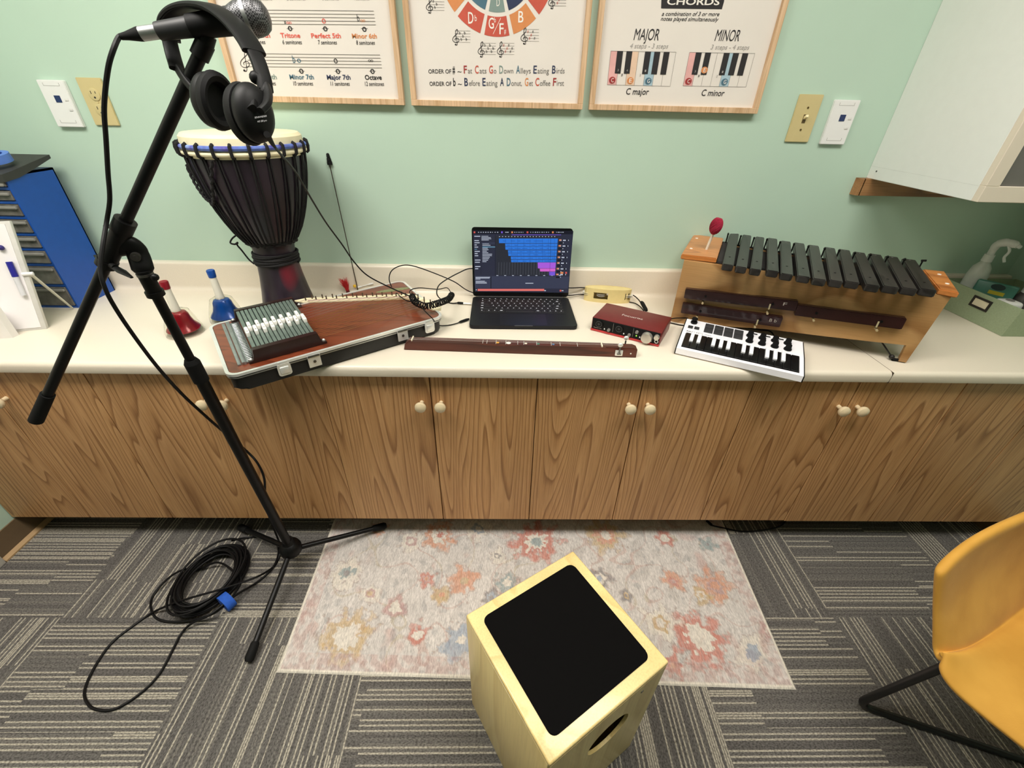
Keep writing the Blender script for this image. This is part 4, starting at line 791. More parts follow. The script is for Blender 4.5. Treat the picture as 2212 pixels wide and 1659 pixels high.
BARM = M('sage_grey_chord_bar', srgb(116, 130, 122), .32, .35, var=.14, vscale=30); BTN = M('white_button', srgb(240, 238, 232), .4, var=.01)
for k in range(15):
    x = .0745 + k * .0102; bm = new(); box(bm, (x, .056, HT + .014), (x + .0084, .326, HT + .033), bev=.001, seg=1); b_ = hobj('chord_bar', bm, BARM, t, smooth=False)
    y = .130 + (.031 if k % 2 else 0)
    bm = new(); box(bm, (x - .0002, y - .002, HT + .030), (x + .0087, y + .042, HT + .045), bev=.0025); u = hobj('chord_button', bm, BTN, b_)
    bm = new(); c0 = Vector((x + .0062, y + .006, HT + .0453)); text(bm, ['E7', 'D', 'A7', 'Gm', 'D7', 'G', 'C7', 'F', 'Bb', 'Eb', 'Am', 'E', 'Dm', 'C', 'G7'][k], c0, c0 + Vector((0, .009, 0)), Vector((-.0045, 0, 0))); hobj('print', bm, INK, u, smooth=False, fixn=False)
# pin block cover strip: long run along the rear then a kink down to the right
def hl(u, v, z): # pixel -> harp local x, y
    p = Zp(u, v, z); best = (0.3, .18); s, w = best
    for _ in range(12):
        q = hm(s * LW, w * LD); dx = (hm((s + .001) * LW, w * LD) - q) / .001; dy = (hm(s * LW, (w + .001) * LD) - q) / .001; r_ = Vector((p.x - q.x, p.y - q.y)); det = dx.x * dy.y - dx.y * dy.x; s += (r_.x * dy.y - r_.y * dy.x) / det; w += (dx.x * r_.y - dx.y * r_.x) / det
    return Vector((s * LW, w * LD, 0))
A0, A1, A2 = hl(660, 650, HT), hl(886, 641, HT), hl(944, 667, HT)
def strip(a, b, w, over=0): d = (b - a).normalized(); n = Vector((-d.y, d.x, 0)) * w; return [(a - n).to_2d(), (b - n).to_2d(), (b + n).to_2d(), (a + n).to_2d()]
bm = new(); n1 = .017
d1 = (A1 - A0).normalized(); d2 = (A2 - A1).normalized(); m1 = Vector((-d1.y, d1.x, 0)); m2_ = Vector((-d2.y, d2.x, 0)); mm = (m1 + m2_).normalized() * n1 / max(.3, (m1 + m2_).normalized().dot(m1))
prism(bm, [p.to_2d() for p in (A0 - d1 * .035, A0 - m1 * n1, A1 - mm, A2 - m2_ * n1 * 1.1, A2 + d2 * .02, A2 + m2_ * n1 * 1.1, A1 + mm, A0 + m1 * n1)], HT - .001, HT + .004, bev=.001); hobj('pin_block_cover', bm, CREAM, t)
PINM = M('blued_steel_pin', srgb(92, 78, 66), .4, .7)
npin = 30; L1, L2 = (A1 - A0).length, (A2 - A1).length; pin_pos = []
for k in range(npin):
    s_ = .004 + (L1 + L2 - .012) * k / (npin - 1); p = A0 + d1 * s_ if s_ < L1 else A1 + d2 * (s_ - L1); m_ = m1 if s_ < L1 else m2_; p = p + m_ * (.007 if k % 2 else -.006); pin_pos.append(p)
    bm = new(); cyl(bm, (p.x, p.y, HT + .001), (p.x, p.y, HT + .017), .0021, seg=8); hobj('tuning_pin', bm, PINM, t)
STR = M('bronze_string', srgb(176, 140, 92), .3, .9); STS = M('steel_string', srgb(190, 180, 176), .3, .9)
for k, p in enumerate(pin_pos):
    y0 = .318 - k * (.255 / (npin - 1)); bm = new(); cyl(bm, (.071, y0, HT + .0075), (p.x - .002, p.y, HT + .0075), .0003 if k < 16 else .0006, seg=5); hobj('string', bm, STS if k < 16 else STR, t)
bm = new(); b0, b1 = pin_pos[npin // 2], pin_pos[-1]
P = [Vector((p.x - .016, p.y - .010, HT + .004)) for p in pin_pos[1:-1:2]]; tube(bm, P, .0028, 6); hobj('bridge', bm, M('clear_pale_bridge', srgb(176, 150, 138), .3), t)
bm = new(); dc = hl(850, 626, HT); dx_ = (hl(905, 617, HT) - hl(803, 631, HT)).normalized(); dn_ = Vector((-dx_.y, dx_.x, 0)); P = []
for k in range(28): a = 2 * math.pi * k / 28; P.append((dc + dx_ * (.06 * math.cos(a)) + dn_ * (.012 * math.sin(a))).to_2d())
prism(bm, P, HT - .001, HT - .0004); o = hobj('maker_decal', bm, M('gold_green_decal', srgb(120, 124, 84), .4, var=.3, vscale=120), t, smooth=False)
# ------------------------------------------------------------------ hand bells
def bell(loc, col, capcol, label):
    t = thing('hand_bell', label, 'hand bell', loc, group=None)
    CM = M('bell_' + label.split()[0], col, .28, .2, var=.05, coat=.4); KM = M('cap_' + label.split()[0], capcol, .35)
    bm = new(); lathe(bm, [(.0445, .014), (.046, .017), (.043, .022), (.034, .034), (.029, .05), (.027, .062), (.022, .070), (.012, .0735), (0, .074), (.0, .071), (.02, .067), (.025, .058), (.031, .034), (.0445, .014)], 36); obj('bell', bm, CM, t)
    GL = M('clear_plastic_guard', srgb(248, 248, 244), .04, trans=1.0, var=.002, ior=1.12)
    bm = new(); lathe(bm, [(.0515, .0), (.0515, .006), (.050, .018), (.040, .05), (.032, .072), (.020, .0785), (.0135, .079), (.0135, .0775), (.0195, .077), (.031, .071), (.039, .049), (.049, .018), (.0503, .006), (.0503, .0)], 36); obj('clear_guard', bm, GL, t)
    bm = new(); lathe(bm, [(0, .074), (.0125, .074), (.012, .085), (.0105, .12), (.0098, .146), (0, .146)], 24); obj('handle', bm, M('white_handle', srgb(228, 224, 210), .35, var=.02), t)
    bm = new(); lathe(bm, [(0, .144), (.0108, .144), (.0112, .148), (.012, .164), (.0105, .167), (.006, .1655), (0, .165)], 24); obj('handle_cap', bm, KM, t)
bell((-.992, -.385, ZT), srgb(140, 6, 26), srgb(130, 14, 32), 'red hand bell with white handle under a clear guard')
bell((-.915, -.283, ZT), srgb(2, 66, 152), srgb(14, 70, 150), 'blue hand bell with white handle beside the drum')
# ------------------------------------------------------------------ thin rod leaning at the wall, red tassel, white peg
r0, r1 = Vector((-.556, -.034, ZT)), Vector((-.5835, -.006, 1.231)); rd = (r1 - r0).normalized()
t = thing('leaning_rod', 'thin dark rod with black cone tip leaning on the wall beside the drum', 'rod', r0)
bm = new(); cyl(bm, r0, r1 - rd * .01, .0016, seg=8); obj('rod', bm, M('dark_wire', srgb(70, 58, 48), .4, .5), t, world=True)
Q = rd.to_track_quat('Z', 'Y').to_matrix().to_4x4(); Q.translation = r1
bm = new(); lathe(bm, [(0, -.018), (.0085, -.018), (.008, -.008), (.006, -.007), (.0072, -.006), (.0062, .002), (.0045, .003), (.0055, .004), (.0048, .013), (.003, .016), (0, .0165)], 16, mat=Q @ Matrix.Translation((-.002, -.002, 0))); obj('rubber_cone_tip', bm, RUBBER, t, world=True)
bm = new(); ico(bm, Yp(766, 618, -.036), .0062, 2); obj('yellow_bead', bm, M('yellow_plastic', srgb(226, 184, 40), .4), t, world=True)
t0 = Yp(750, 622, -.045); TS = thing('feather_tassel', 'small red feathery tassel behind the autoharp', 'tassel', (t0.x, t0.y, ZT))
bm = new(); rnd = random.Random(3)
for k in range(90):
    a = rnd.uniform(0, 6.28); sp_ = rnd.uniform(.002, .02); up = rnd.uniform(.03, .052); p0 = t0 + Vector((rnd.uniform(-.004, .004), rnd.uniform(-.004, .004), -.012)); tube(bm, [p0, p0 + Vector((math.cos(a) * sp_ * .4 - .004, math.sin(a) * sp_ * .4, up * .55)), p0 + Vector((math.cos(a) * sp_ - .010, math.sin(a) * sp_ * .6, up))], [.0011, .0008, .0003], 4)
o = obj('feathers', bm, M('red_feather', srgb(190, 30, 34), .8, var=.2), TS, world=True); o['kind'] = 'stuff'
bm = new(); cyl(bm, (t0.x, t0.y, ZT), (t0.x, t0.y, t0.z - .008), .0075, .006, seg=12); obj('tassel_stem', bm, M('dark_red_stem', srgb(96, 20, 26), .6), TS, world=True)
p0, p1 = Yp(772, 621, -.03), Yp(806, 612, -.03); PG = thing('white_peg', 'thin white stick lying behind the autoharp by the yellow bead', 'stick', (p0.x, p0.y, p0.z))
bm = new(); dd = (p1 - p0); cyl(bm, p0, p0 + dd * .25, .0028, seg=10); cyl(bm, p0 + dd * .25, p0 + dd * .72, .0016, seg=10); cyl(bm, p0 + dd * .72, p1, .0028, seg=10); obj('stick', bm, WHITE, PG, world=True)
# ------------------------------------------------------------------ laptop
LF = Vector((-.112, -.333, ZT)); t = thing('laptop', 'open black laptop showing music software with blue and purple tracks', 'laptop', LF, math.radians(.64))
DK = M('space_black_aluminium', srgb(34, 35, 40), .42, .6, var=.05); SCB = M('screen_bezel', srgb(8, 8, 9), .25)
LWd, LDp = .355, .246
bm = new(); prism(bm, rrect(0, 0, LWd, LDp, .012, 6), .002, .0135, bev=.0018); obj('base', bm, DK, t)
for x in (.03, .325):
    for y in (.02, .225): bm = new(); cyl(bm, (x, y, 0), (x, y, .0025), .006, seg=14); obj('foot', bm, RUBBER, t)
bm = new(); prism(bm, rrect(.1475, -.0003, .2075, .004, .0015, 3), .0125, .01375); obj('lid_notch', bm, M('notch_grey', srgb(88, 88, 92), .4, .6), t)
bm = new(); prism(bm, rrect(.028, .096, .327, .231, .004, 4), .0134, .0138); obj('keyboard_well', bm, M('keyboard_well_black', srgb(9, 9, 11), .5), t, smooth=False)
KEYM = M('black_keys', srgb(17, 17, 20), .5); LEG = M('backlit_legend', srgb(200, 200, 205), .5, emit=(.8, .85, 1, 1), estr=.35)
bm = new(); rows = [(.0135, [1.0] * 14), (.0185, [1.0] * 13 + [1.5]), (.0185, [1.5] + [1.0] * 13), (.0185, [1.75] + [1.0] * 11 + [1.75]), (.0185, [2.3] + [1.0] * 10 + [2.2]), (.0185, [1.0, 1.0, 1.0, 1.3, 5.0, 1.3, 1.0, .95, .95, .95])]; y = .229; marks = []
for h, ks in rows:
    tot = sum(ks); x = .031; sc = .293 / tot
    for i, k in enumerate(ks): w = k * sc; box(bm, (x + .0012, y - h, .0136), (x + w - .0012, y - .0022, .0146), bev=.0006, seg=1); marks.append((x + w / 2 if i else x + .006, y - h / 2, k)); x += w
    y -= h + .0027
o = obj('keys', bm, KEYM, t, smooth=False); o['kind'] = 'stuff'
bm = new()
for i, (x, y, k) in enumerate(marks):
    if k > 4: continue
    w = .0016 if k <= 1 else .0042; box(bm, (x - w, y - .0018, .0146), (x + w, y + .0016, .01475))
o = obj('key_legends', bm, LEG, t, smooth=False); o['kind'] = 'stuff'
bm = new(); prism(bm, rrect(.1, .006, .256, .092, .004, 4), .0134, .0137); obj('trackpad', bm, M('trackpad_black', srgb(28, 29, 34), .35, .3), t, smooth=False)
tilt = math.radians(9); LIDM = Matrix.Translation((0, .243, .014)) @ Matrix.Rotation(math.radians(90) - tilt, 4, 'X')
bm = new(); prism(bm, rrect(0, .002, LWd, .244, .010, 6), -.0045, .0, mat=LIDM, bev=.0012); lid = obj('lid', bm, SCB, t)
bm = new(); cyl(bm, (.02, .2445, .0125), (.335, .2445, .0125), .005, seg=14); obj('hinge', bm, M('hinge_black', srgb(12, 12, 13), .4), t)
LM = WM[t.name] @ LIDM; SO = LM @ Vector((0, 0, .0003)); SN = (LM.to_3x3() @ Vector((0, 0, 1))).normalized(); LMI = LM.inverted()
def em(name, c, k=1.0): return M(name, (0.002, 0.002, 0.002, 1), .25, emit=c, estr=k, var=0)
SCOL = {'bg': srgb(46, 48, 66), 'bar': srgb(24, 24, 38), 'panel': srgb(58, 62, 84), 'grid': srgb(44, 46, 56), 'grid2': srgb(62, 64, 74), 'blue': srgb(48, 124, 226), 'dblue': srgb(24, 76, 160), 'purple': srgb(176, 96, 226), 'violet': srgb(124, 92, 224), 'pink': srgb(222, 104, 210), 'coral': srgb(238, 120, 112), 'txt': srgb(196, 204, 220), 'sel': srgb(96, 136, 160), 'orange': srgb(226, 140, 90), 'dark': srgb(20, 20, 28), 'red': srgb(214, 92, 84)}
SK = list(SCOL); SM = [em('screen_' + k, SCOL[k], .95) for k in SK]
bm = new()
def sp(x, y, up): p = LMI @ Pl(980 + x / 6.637, 470 + y / 6.637, SO, SN); p.z = .0003 + .00012 * up; return LIDM @ p
def sr(x0, y0, x1, y1, c, up=1, dx=0): quad(bm, [sp(x0, y0, up), sp(x1, y0, up), sp(x1 + dx, y1, up), sp(x0 + dx, y1, up)], SK.index(c))
quad(bm, [sp(276, 184, 0), sp(1716, 192, 0), sp(1640, 1078, 0), sp(306, 1062, 0)], SK.index('bg'))
quad(bm, [sp(277, 186, 1), sp(1714, 194, 1), sp(1708, 240, 1), sp(279, 234, 1)], SK.index('bar'))
rnd = random.Random(5)
for x in list(range(350, 640, 34)) + list(range(740, 790, 20)) + list(range(870, 1000, 30)) + list(range(1100, 1380, 32)) + list(range(1470, 1580, 22)): w = rnd.uniform(8, 18); sr(x, 205, x + w, 216, 'txt', 2)
for x, c in ((286, 'red'), (680, 'violet'), (826, 'orange'), (1046, 'red'), (1410, 'orange')): sr(x, 198, x + 24, 224, c, 2)
sr(830, 244, 1540, 252, 'violet', 2)
quad(bm, [sp(605, 262, 1), sp(1490, 262, 1), sp(1450, 835, 1), sp(612, 828, 1)], SK.index('grid'))
for k in range(22): x = 640 + k * 39; sr(x, 640, x + 14, 820, 'grid2', 2, -4)
for k in range(19): sr(650 + k * 44, 268, 664 + k * 44, 278, 'txt', 2)
for y0, y1, xl, c in ((300, 366, 648, 'blue'), (372, 412, 738, 'blue'), (416, 460, 740, 'blue'), (468, 506, 778, 'blue'), (510, 550, 782, 'blue'), (558, 598, 818, 'blue'), (604, 640, 822, 'blue'), (644, 728, 1204, 'purple'), (732, 772, 1236, 'pink'), (776, 830, 1366, 'violet')):
    xr = 1494 - (y0 - 300) * .082; quad(bm, [sp(xl, y0, 3), sp(xr, y0, 3), sp(xr - (y1 - y0) * .08, y1, 3), sp(xl + 3, y1, 3)], SK.index(c))
    if c == 'blue':
        for k in range(9): x = xl + 60 + k * 88; 
        for k in range(10):
            x = 740 + k * 88
            if x > xl + 20 and x < xr - 20: sr(x, y0 + 3, x + 3, y1 - 3, 'dblue', 4)
        for k in range(6):
            x = xl + 40 + k * 110 + rnd.uniform(-20, 20)
            if x + 60 < xr: sr(x, y0 + (y1 - y0) * .5, x + rnd.uniform(30, 90), y0 + (y1 - y0) * .5 + 5, 'dblue', 4)
sr(1388, 300, 1391, 830, 'dark', 5, -12)
for k in range(7):
    y = 312 + k * 82; xx = 1512 - k * 7
    for dx, w, c in ((0, 34, 'orange'), (56, 40, 'txt'), (20, 14, 'txt'), (100, 22, 'dark'), (128, 10, 'txt')): sr(xx + dx, y + (6 if dx else 0), xx + dx + w, y + 22, c, 2)
    sr(xx - 4, y + 42, xx + 50, y + 62, 'dark', 2); sr(xx + 54, y + 46, xx + 66, y + 56, 'txt', 2)
sr(1530, 778, 1572, 806, 'orange', 3); sr(1600, 778, 1624, 806, 'red', 3)
for k in range(16): sr(296 + k * .8, 262 + k * 31, 296 + rnd.uniform(30, 88), 274 + k * 31, 'sel' if k == 6 else 'txt', 2) if k not in (1, 10, 13) else None
for k in range(13): y = 370 + k * 21.5; sr(412, y, 412 + rnd.uniform(50, 140), y + 9, 'txt', 2)
sr(412, 413, 594, 430, 'sel', 3); sr(400, 358, 590, 374, 'panel', 2)
for k in range(4): sr(398, 264 + k * 18, 398 + rnd.uniform(80, 150), 272 + k * 18, 'txt', 2)
sr(594, 240, 600, 835, 'dark', 2); sr(390, 262, 393, 820, 'dark', 2)
quad(bm, [sp(303, 836, 1), sp(1658, 846, 1), sp(1640, 1018, 1), sp(306, 1012, 1)], SK.index('panel')); sr(530, 840, 540, 1014, 'dark', 2)
for k in range(3): sr(314, 850 + k * 14, 314 + (210, 200, 70)[k], 858 + k * 14, 'txt', 2); sr(316, 908 + k * 14, 316 + (130, 155, 160)[k], 916 + k * 14, 'txt', 2)
sr(1028, 936, 1142, 946, 'txt', 2); sr(344, 1022, 1298, 1052, 'coral', 2); sr(1520, 1036, 1544, 1060, 'red', 2); sr(1548, 1042, 1574, 1054, 'txt', 2); sr(318, 1028, 330, 1042, 'txt', 2); sr(1300, 1040, 1322, 1054, 'txt', 2)
for k in range(9): sr(612 + k * 112, 826, 640 + k * 112, 834, 'txt', 2)
obj('screen', bm, SM, t, smooth=False, fixn=False)
# ------------------------------------------------------------------ tambourine
tc = Vector((.388, -.078, ZT)); t = thing('tambourine', 'pale wooden oblong tambourine with jingle slots behind the red audio box', 'tambourine', tc, math.radians(-7))
bm = new(); A = []; Rr_ = .086; hh = .052; th = .006; nn = 72; slots = []
ys = .26
def P_(a, r, z): return (r * math.cos(a), r * math.sin(a) * ys, z)
slotc = [-108, -18, 72, 162]
for k in range(nn):
    a0, a1 = 2 * math.pi * k / nn, 2 * math.pi * (k + 1) / nn
    am = math.degrees((a0 + a1) / 2); ins = any(abs((am - s_ + 180) % 360 - 180) < (20 if s_ in (-108, 72) else 12) for s_ in slotc)
    for z0, z1 in ((.0, .014), (.014, .038), (.038, hh)):
        if z0 == .014 and ins: continue
        V = [bm.verts.new(P_(a, r, z)) for r in (Rr_, Rr_ - th) for z in (z0, z1) for a in (a0, a1)]
        for q_ in ((0, 1, 3, 2), (4, 6, 7, 5), (0, 4, 5, 1), (2, 3, 7, 6), (0, 2, 6, 4), (1, 5, 7, 3)): bm.faces.new([V[i] for i in q_])
bmesh.ops.remove_doubles(bm, verts=bm.verts, dist=1e-5)
kill = [f for f in bm.faces if False]
P = [P_(2 * math.pi * k / 40, Rr_ - th + .001, 0)[:2] for k in range(40)]; prism(bm, P, hh - .006, hh - .001); obj('frame', bm, M('pale_wood_frame', srgb(222, 202, 140), .4, var=.05, vscale=30), t, ang=30)
for s_ in slotc:
    a = math.radians(s_); c = Vector(P_(a, Rr_ - th / 2, 0)); 
    for dz in (.0225, .0285):
        bm = new(); lathe(bm, [(.0, dz), (.006, dz), (.012, dz + .0018), (.0165, dz + .0022), (.0165, dz + .0028), (.006, dz + .001), (0, dz + .001)], 20, mat=Matrix.Translation((c.x * .97, c.y * .45, 0))); obj('jingle', bm, CHROME, t)
for a in (20,): pass
# ------------------------------------------------------------------ audio interface
t = thing('audio_interface', 'red two-channel audio box with black front panel and silver knobs', 'audio interface', (.286, -.328, ZT), math.radians(-30.2))
REDM = M('red_anodised', srgb(128, 44, 46), .36, .5, var=.05, vscale=80); IW, ID, IH = .223, .142, .046
bm = new(); box(bm, (0, .004, .001), (IW, ID, IH), bev=.003); obj('shell', bm, REDM, t)
bm = new(); box(bm, (.003, .001, .008), (IW - .003, .006, IH - .0015), bev=.0008); fp = obj('front_panel', bm, BLACKM, t)
bm = new(); box(bm, (0, -.0005, .001), (IW, .006, .0078), bev=.0015); obj('red_lip', bm, M('bright_red', srgb(196, 62, 64), .35, .3), t)
for x in (.026, .093):
    bm = new(); cyl(bm, (x, .003, .029), (x, -.002, .029), .0135, seg=28); j = obj('combo_jack', bm, BLACK, t)
    bm = new(); tube(bm, [(x + .0095 * math.cos(a), -.0022, .029 + .0095 * math.sin(a)) for a in [2 * math.pi * k / 24 for k in range(24)]], .0014, 6, closed=True); cyl(bm, (x, -.0015, .029), (x, -.0026, .029), .0042, seg=14); obj('jack_ring', bm, M('dark_grey_metal', srgb(58, 58, 60), .4, .5), j)
for x, z in ((.061, .017), (.128, .017), (.150, .033)):
    bm = new(); cyl(bm, (x, .002, z), (x, -.006, z), .0052, .0046, seg=18); obj('gain_knob', bm, M('grey_knob', srgb(128, 124, 120), .4), t)
bm = new(); cyl(bm, (.183, .002, .0235), (.183, -.013, .0235), .0175, .016, seg=36); obj('monitor_knob', bm, M('silver_knob', srgb(206, 200, 190), .32, .7), t)
bm = new(); cyl(bm, (.2145 - .0025, .002, .032), (.212, -.010, .032), .0085, .0075, seg=28); obj('headphone_knob', bm, M('silver_knob', (0, 0, 0, 1)), t)
bm = new(); tube(bm, [(.213 + .005 * math.cos(a), .0002, .0165 + .005 * math.sin(a)) for a in [2 * math.pi * k / 20 for k in range(20)]], .0011, 6, closed=True); obj('headphone_jack', bm, WHITE, t)
for x, z, c in ((.046, .016, 'w'), (.110, .016, 'w'), (.150, .0195, 'g'), (.161, .0175, 'w'), (.197, .0145, 'w')):
    bm = new(); box(bm, (x - .0016, -.0002, z - .002), (x + .0016, .0014, z + .002)); obj('indicator', bm, M('green_led', srgb(150, 230, 70), .4, emit=(.4, 1, .1, 1), estr=.8) if c == 'g' else WHITE, t, smooth=False)
for x in (.073, .138): bm = new(); box(bm, (x, .0004, .013), (x + .0006, .0012, .042)); obj('panel_divider', bm, M('grey_print', (0, 0, 0, 1)), t, smooth=False)
bm = new(); e = Vector((1, 0, 0)); text(bm, 'Focusrite', (.078, .066, IH + .0003), (.146, .066, IH + .0003), Vector((0, .013, 0))); obj('print', bm, M('silver_print', srgb(214, 196, 190), .4), t, smooth=False, fixn=False)
bm = new(); text(bm, 'Scarlett 2i2', (.010, .0006, .0125), (.036, .0006, .0125), Vector((0, 0, .0028))); obj('print', bm, M('silver_print', (0, 0, 0, 1)), t, smooth=False, fixn=False)
for x in (.02, IW - .02):
    for y in (.02, ID - .02): bm = new(); cyl(bm, (x, y, 0), (x, y, .0015), .006, seg=12); obj('foot', bm, RUBBER, t)
# ------------------------------------------------------------------ MIDI keyboard
t = thing('midi_keyboard', 'small white keyboard controller with black keys overhanging the counter edge', 'keyboard', (.513, -.482, ZT), math.radians(-27.4))
KW, KD = .338, .184; WM_ = M('white_abs', srgb(240, 239, 244), .35, var=.01)
top = lambda y: .024 + (.042 - .024) * max(0, min(1, (y - .0) / .10)) if y < .10 else .042
prf = [(0, .004), (0, .0225), (.002, .0245), (.085, .0365), (KD, .0420), (KD, .004)]
bm = new(); A = [bm.verts.new((.003, y, z)) for y, z in prf]; B = [bm.verts.new((KW - .003, y, z)) for y, z in prf]
for i in range(6): bm.faces.new((A[i], A[(i + 1) % 6], B[(i + 1) % 6], B[i]))
bm.faces.new(A); bm.faces.new(B[::-1]); obj('body', bm, WM_, t, smooth=False)
for x0 in (0, KW - .003):
    bm = new(); A = [bm.verts.new((x0, y, z - .001)) for y, z in prf]; B = [bm.verts.new((x0 + .003, y, z - .001)) for y, z in prf]
    for i in range(6): bm.faces.new((A[i], A[(i + 1) % 6], B[(i + 1) % 6], B[i]))
    bm.faces.new(A); bm.faces.new(B[::-1]); obj('side_trim', bm, BLACK, t, smooth=False)
for x in (.03, KW - .05): bm = new(); cyl(bm, (x, .06, 0), (x, .06, .0045), .008, seg=14); obj('foot', bm, RUBBER, t); bm = new(); cyl(bm, (x, .16, 0), (x, .16, .0045), .008, seg=14); obj('foot', bm, RUBBER, t)
sl = math.atan2(.0365 - .0245, .083); KM_ = Matrix.Translation((0, .002, .0245)) @ Matrix.Rotation(sl, 4, 'X')
bm = new(); box(bm, (.014, .006, .0), (KW - .014, .083, .0008), mat=KM_); obj('key_bed', bm, BLACKM, t, smooth=False)
kw = (KW - .030) / 15
for k in range(15): bm = new(); box(bm, (.015 + k * kw + .0005, .008, .0005), (.015 + (k + 1) * kw - .0005, .082, .0045), bev=.0008, seg=1, mat=KM_); obj('natural_key', bm, M('gloss_black_key', srgb(14, 13, 15), .22), t, smooth=False)
for o7 in (0, 7):
    for k in (1, 2, 4, 5, 6): x = .015 + (o7 + k) * kw; bm = new(); box(bm, (x - .0052, .034, .003), (x + .0052, .083, .0105), bev=.0016, mat=KM_); obj('sharp_key', bm, WM_, t)
s2 = math.atan2(.042 - .0365, KD - .085); UM = Matrix.Translation((0, .085, .0365)) @ Matrix.Rotation(s2, 4, 'X')
PADK = M('charcoal_pad', srgb(44, 44, 46), .7)
for r in range(2):
    for c in range(4): x = .062 + c * .0285; y = .030 + r * .030; bm = new(); box(bm, (x, y, .0), (x + .0265 - .001, y + .0275, .0035), bev=.0012, mat=UM); obj('drum_pad', bm, PADK, t)
    for c in range(4): x = .192 + c * .034; y = .030 + r * .036; bm = new(); cyl(bm, UM @ Vector((x, y, .0)), UM @ Vector((x, y, .004)), .0105, seg=22); cyl(bm, UM @ Vector((x, y, .004)), UM @ Vector((x, y, .016)), .0085, .0075, seg=22); obj('rotary_knob', bm, BLACKM, t)
bm = new(); cyl(bm, UM @ Vector((.027, .078, 0)), UM @ Vector((.027, .078, .006)), .010, seg=20); cyl(bm, UM @ Vector((.027, .078, .005)), UM @ Vector((.027, .078, .013)), .005, .006, seg=16); cyl(bm, UM @ Vector((.027, .078, .013)), UM @ Vector((.027, .078, .018)), .0095, .008, seg=18); obj('joystick', bm, BLACKM, t)
for x in (.014, .033): bm = new(); box(bm, (x, .036, 0), (x + .0145, .052, .003), bev=.001, mat=UM); obj('octave_button', bm, PADK, t)
bm = new()
for c in range(3): x = .186 + c * .036; bm2 = new(); box(bm2, (x, .083, 0), (x + .026, .089, .0015), mat=UM); obj('mode_button', bm2, PADK, t, smooth=False)
bm.free()
bm = new(); text(bm, 'AKAI', UM @ Vector((.013, .012, .0004)), UM @ Vector((.038, .012, .0004)), Vector((0, .0065, .0004)), bold=.02); text(bm, 'MPK mini', UM @ Vector((.043, .012, .0004)), UM @ Vector((.086, .012, .0004)), Vector((0, .0065, .0004))); obj('print', bm, INK, t, smooth=False, fixn=False)
# ------------------------------------------------------------------ stick zither
a, b = Vector((-.296, -.478, ZT)), Vector((.392, -.508, ZT)); t = thing('stick_zither', 'long reddish brown one-string wooden stick with tuners lying before the laptop', 'string instrument', a, math.atan2((b - a).y, (b - a).x)); L_ = (b - a).length
MAH = oak('mahogany', srgb(96, 44, 30), srgb(84, 36, 24), srgb(62, 26, 18), fx=12, fz=1.0, rings=8, axis='X', rough=.4)
bm = new(); prism(bm, [(0, 0), (L_, 0), (L_, .026), (L_ - .012, .031), (L_ - .09, .031), (L_ - .1, .029), (.03, .029), (.018, .031), (.004, .018)], -.030, .0, mat=Matrix.Rotation(math.radians(90), 4, 'X'), bev=.002); obj('neck', bm, MAH, t)
BONE = M('bone_white', srgb(236, 226, 200), .4)
for x in (.024, L_ - .105): bm = new(); box(bm, (x, .002, .027), (x + .0035, .028, .0345), bev=.0008); obj('nut', bm, BONE, t)
for k, x in enumerate((.235, .247, .274, .303, .338, .356, .394, .437, .463, .514)): bm = new(); cyl(bm, (x, .004, .0292), (x, .026, .0292), .0009, seg=6); obj('fret', bm, CHROME, t)
for x, c, r in ((.279, srgb(222, 160, 60), .0045), (.311, srgb(240, 238, 230), .007), (.362, srgb(240, 230, 210), .004), (.399, srgb(70, 130, 110), .004), (.443, srgb(90, 120, 160), .004)):
    bm = new(); cyl(bm, (x, .012, .0288), (x, .012, .0297), r, seg=16); obj('fret_marker', bm, M('marker_%d' % int(x * 1000), c, .4), t)
for y in (.011, .019): bm = new(); cyl(bm, (.010, y, .031), (L_ - .05, y, .0355 - .001), .0004, seg=5); obj('string', bm, CHROME, t)
for x, s_ in ((L_ - .053, -1), (L_ - .030, 1)):
    yy = .002 if s_ < 0 else .028; yo = yy + s_ * .006
    bm = new(); box(bm, (x - .011, min(yy, yy + s_ * .003) - .0015, .006), (x + .011, max(yy, yy + s_ * .003), .024), bev=.001); tn = obj('tuner_plate', bm, CHROME, t)
    bm = new(); cyl(bm, (x, yo, .014), (x, yo, .038), .0025, seg=12); cyl(bm, (x - .006, yo, .014), (x + .006, yo, .014), .003, seg=12); obj('tuner_shaft', bm, M('worn_steel', (0, 0, 0, 1)), tn)
    bm = new(); ico(bm, (x, yo, .043 + (.004 if s_ > 0 else 0)), .0078, 2, scale=(1, .55, .9)); obj('tuner_button', bm, CHROME, tn)
bm = new(); cyl(bm, (L_ - .018, -.0008, .014), (L_ - .018, .001, .014), .0022, seg=10); obj('screw', bm, CHROME, t)
# ------------------------------------------------------------------ xylophone
XO = Vector((.575, -.251, ZT)); XA = math.radians(-23.7)
t = thing('xylophone', 'wooden box xylophone with thirteen black bars on the counter under the cabinet', 'xylophone', XO, XA); XI = WM[t.name].inverted()
PLY = oak('honey_plywood', srgb(190, 150, 100), srgb(182, 140, 90), srgb(158, 116, 70), fx=4, fz=2.2, rings=5, axis='X', rough=.4, pores=.3, coat=.2); BLK = oak('orange_block', srgb(204, 134, 72), srgb(194, 124, 64), srgb(168, 100, 48), fx=9, fz=1.5, rings=6, axis='X', rough=.35, coat=.25)
xl = lambda u, v, z: XI @ Zp(u, v, z)
ht = .228
bm = new(); P = [(.0, .0), (.045, .0), (.29, .032), (.45, .041), (.60, .052), (.652, .056), (.655, .003), (.674, .003), (.685, .212), (-.002, .212)]
prism(bm, P, -.012, 0, mat=Matrix.Rotation(math.radians(90), 4, 'X')); obj('front_panel', bm, PLY, t, smooth=False)
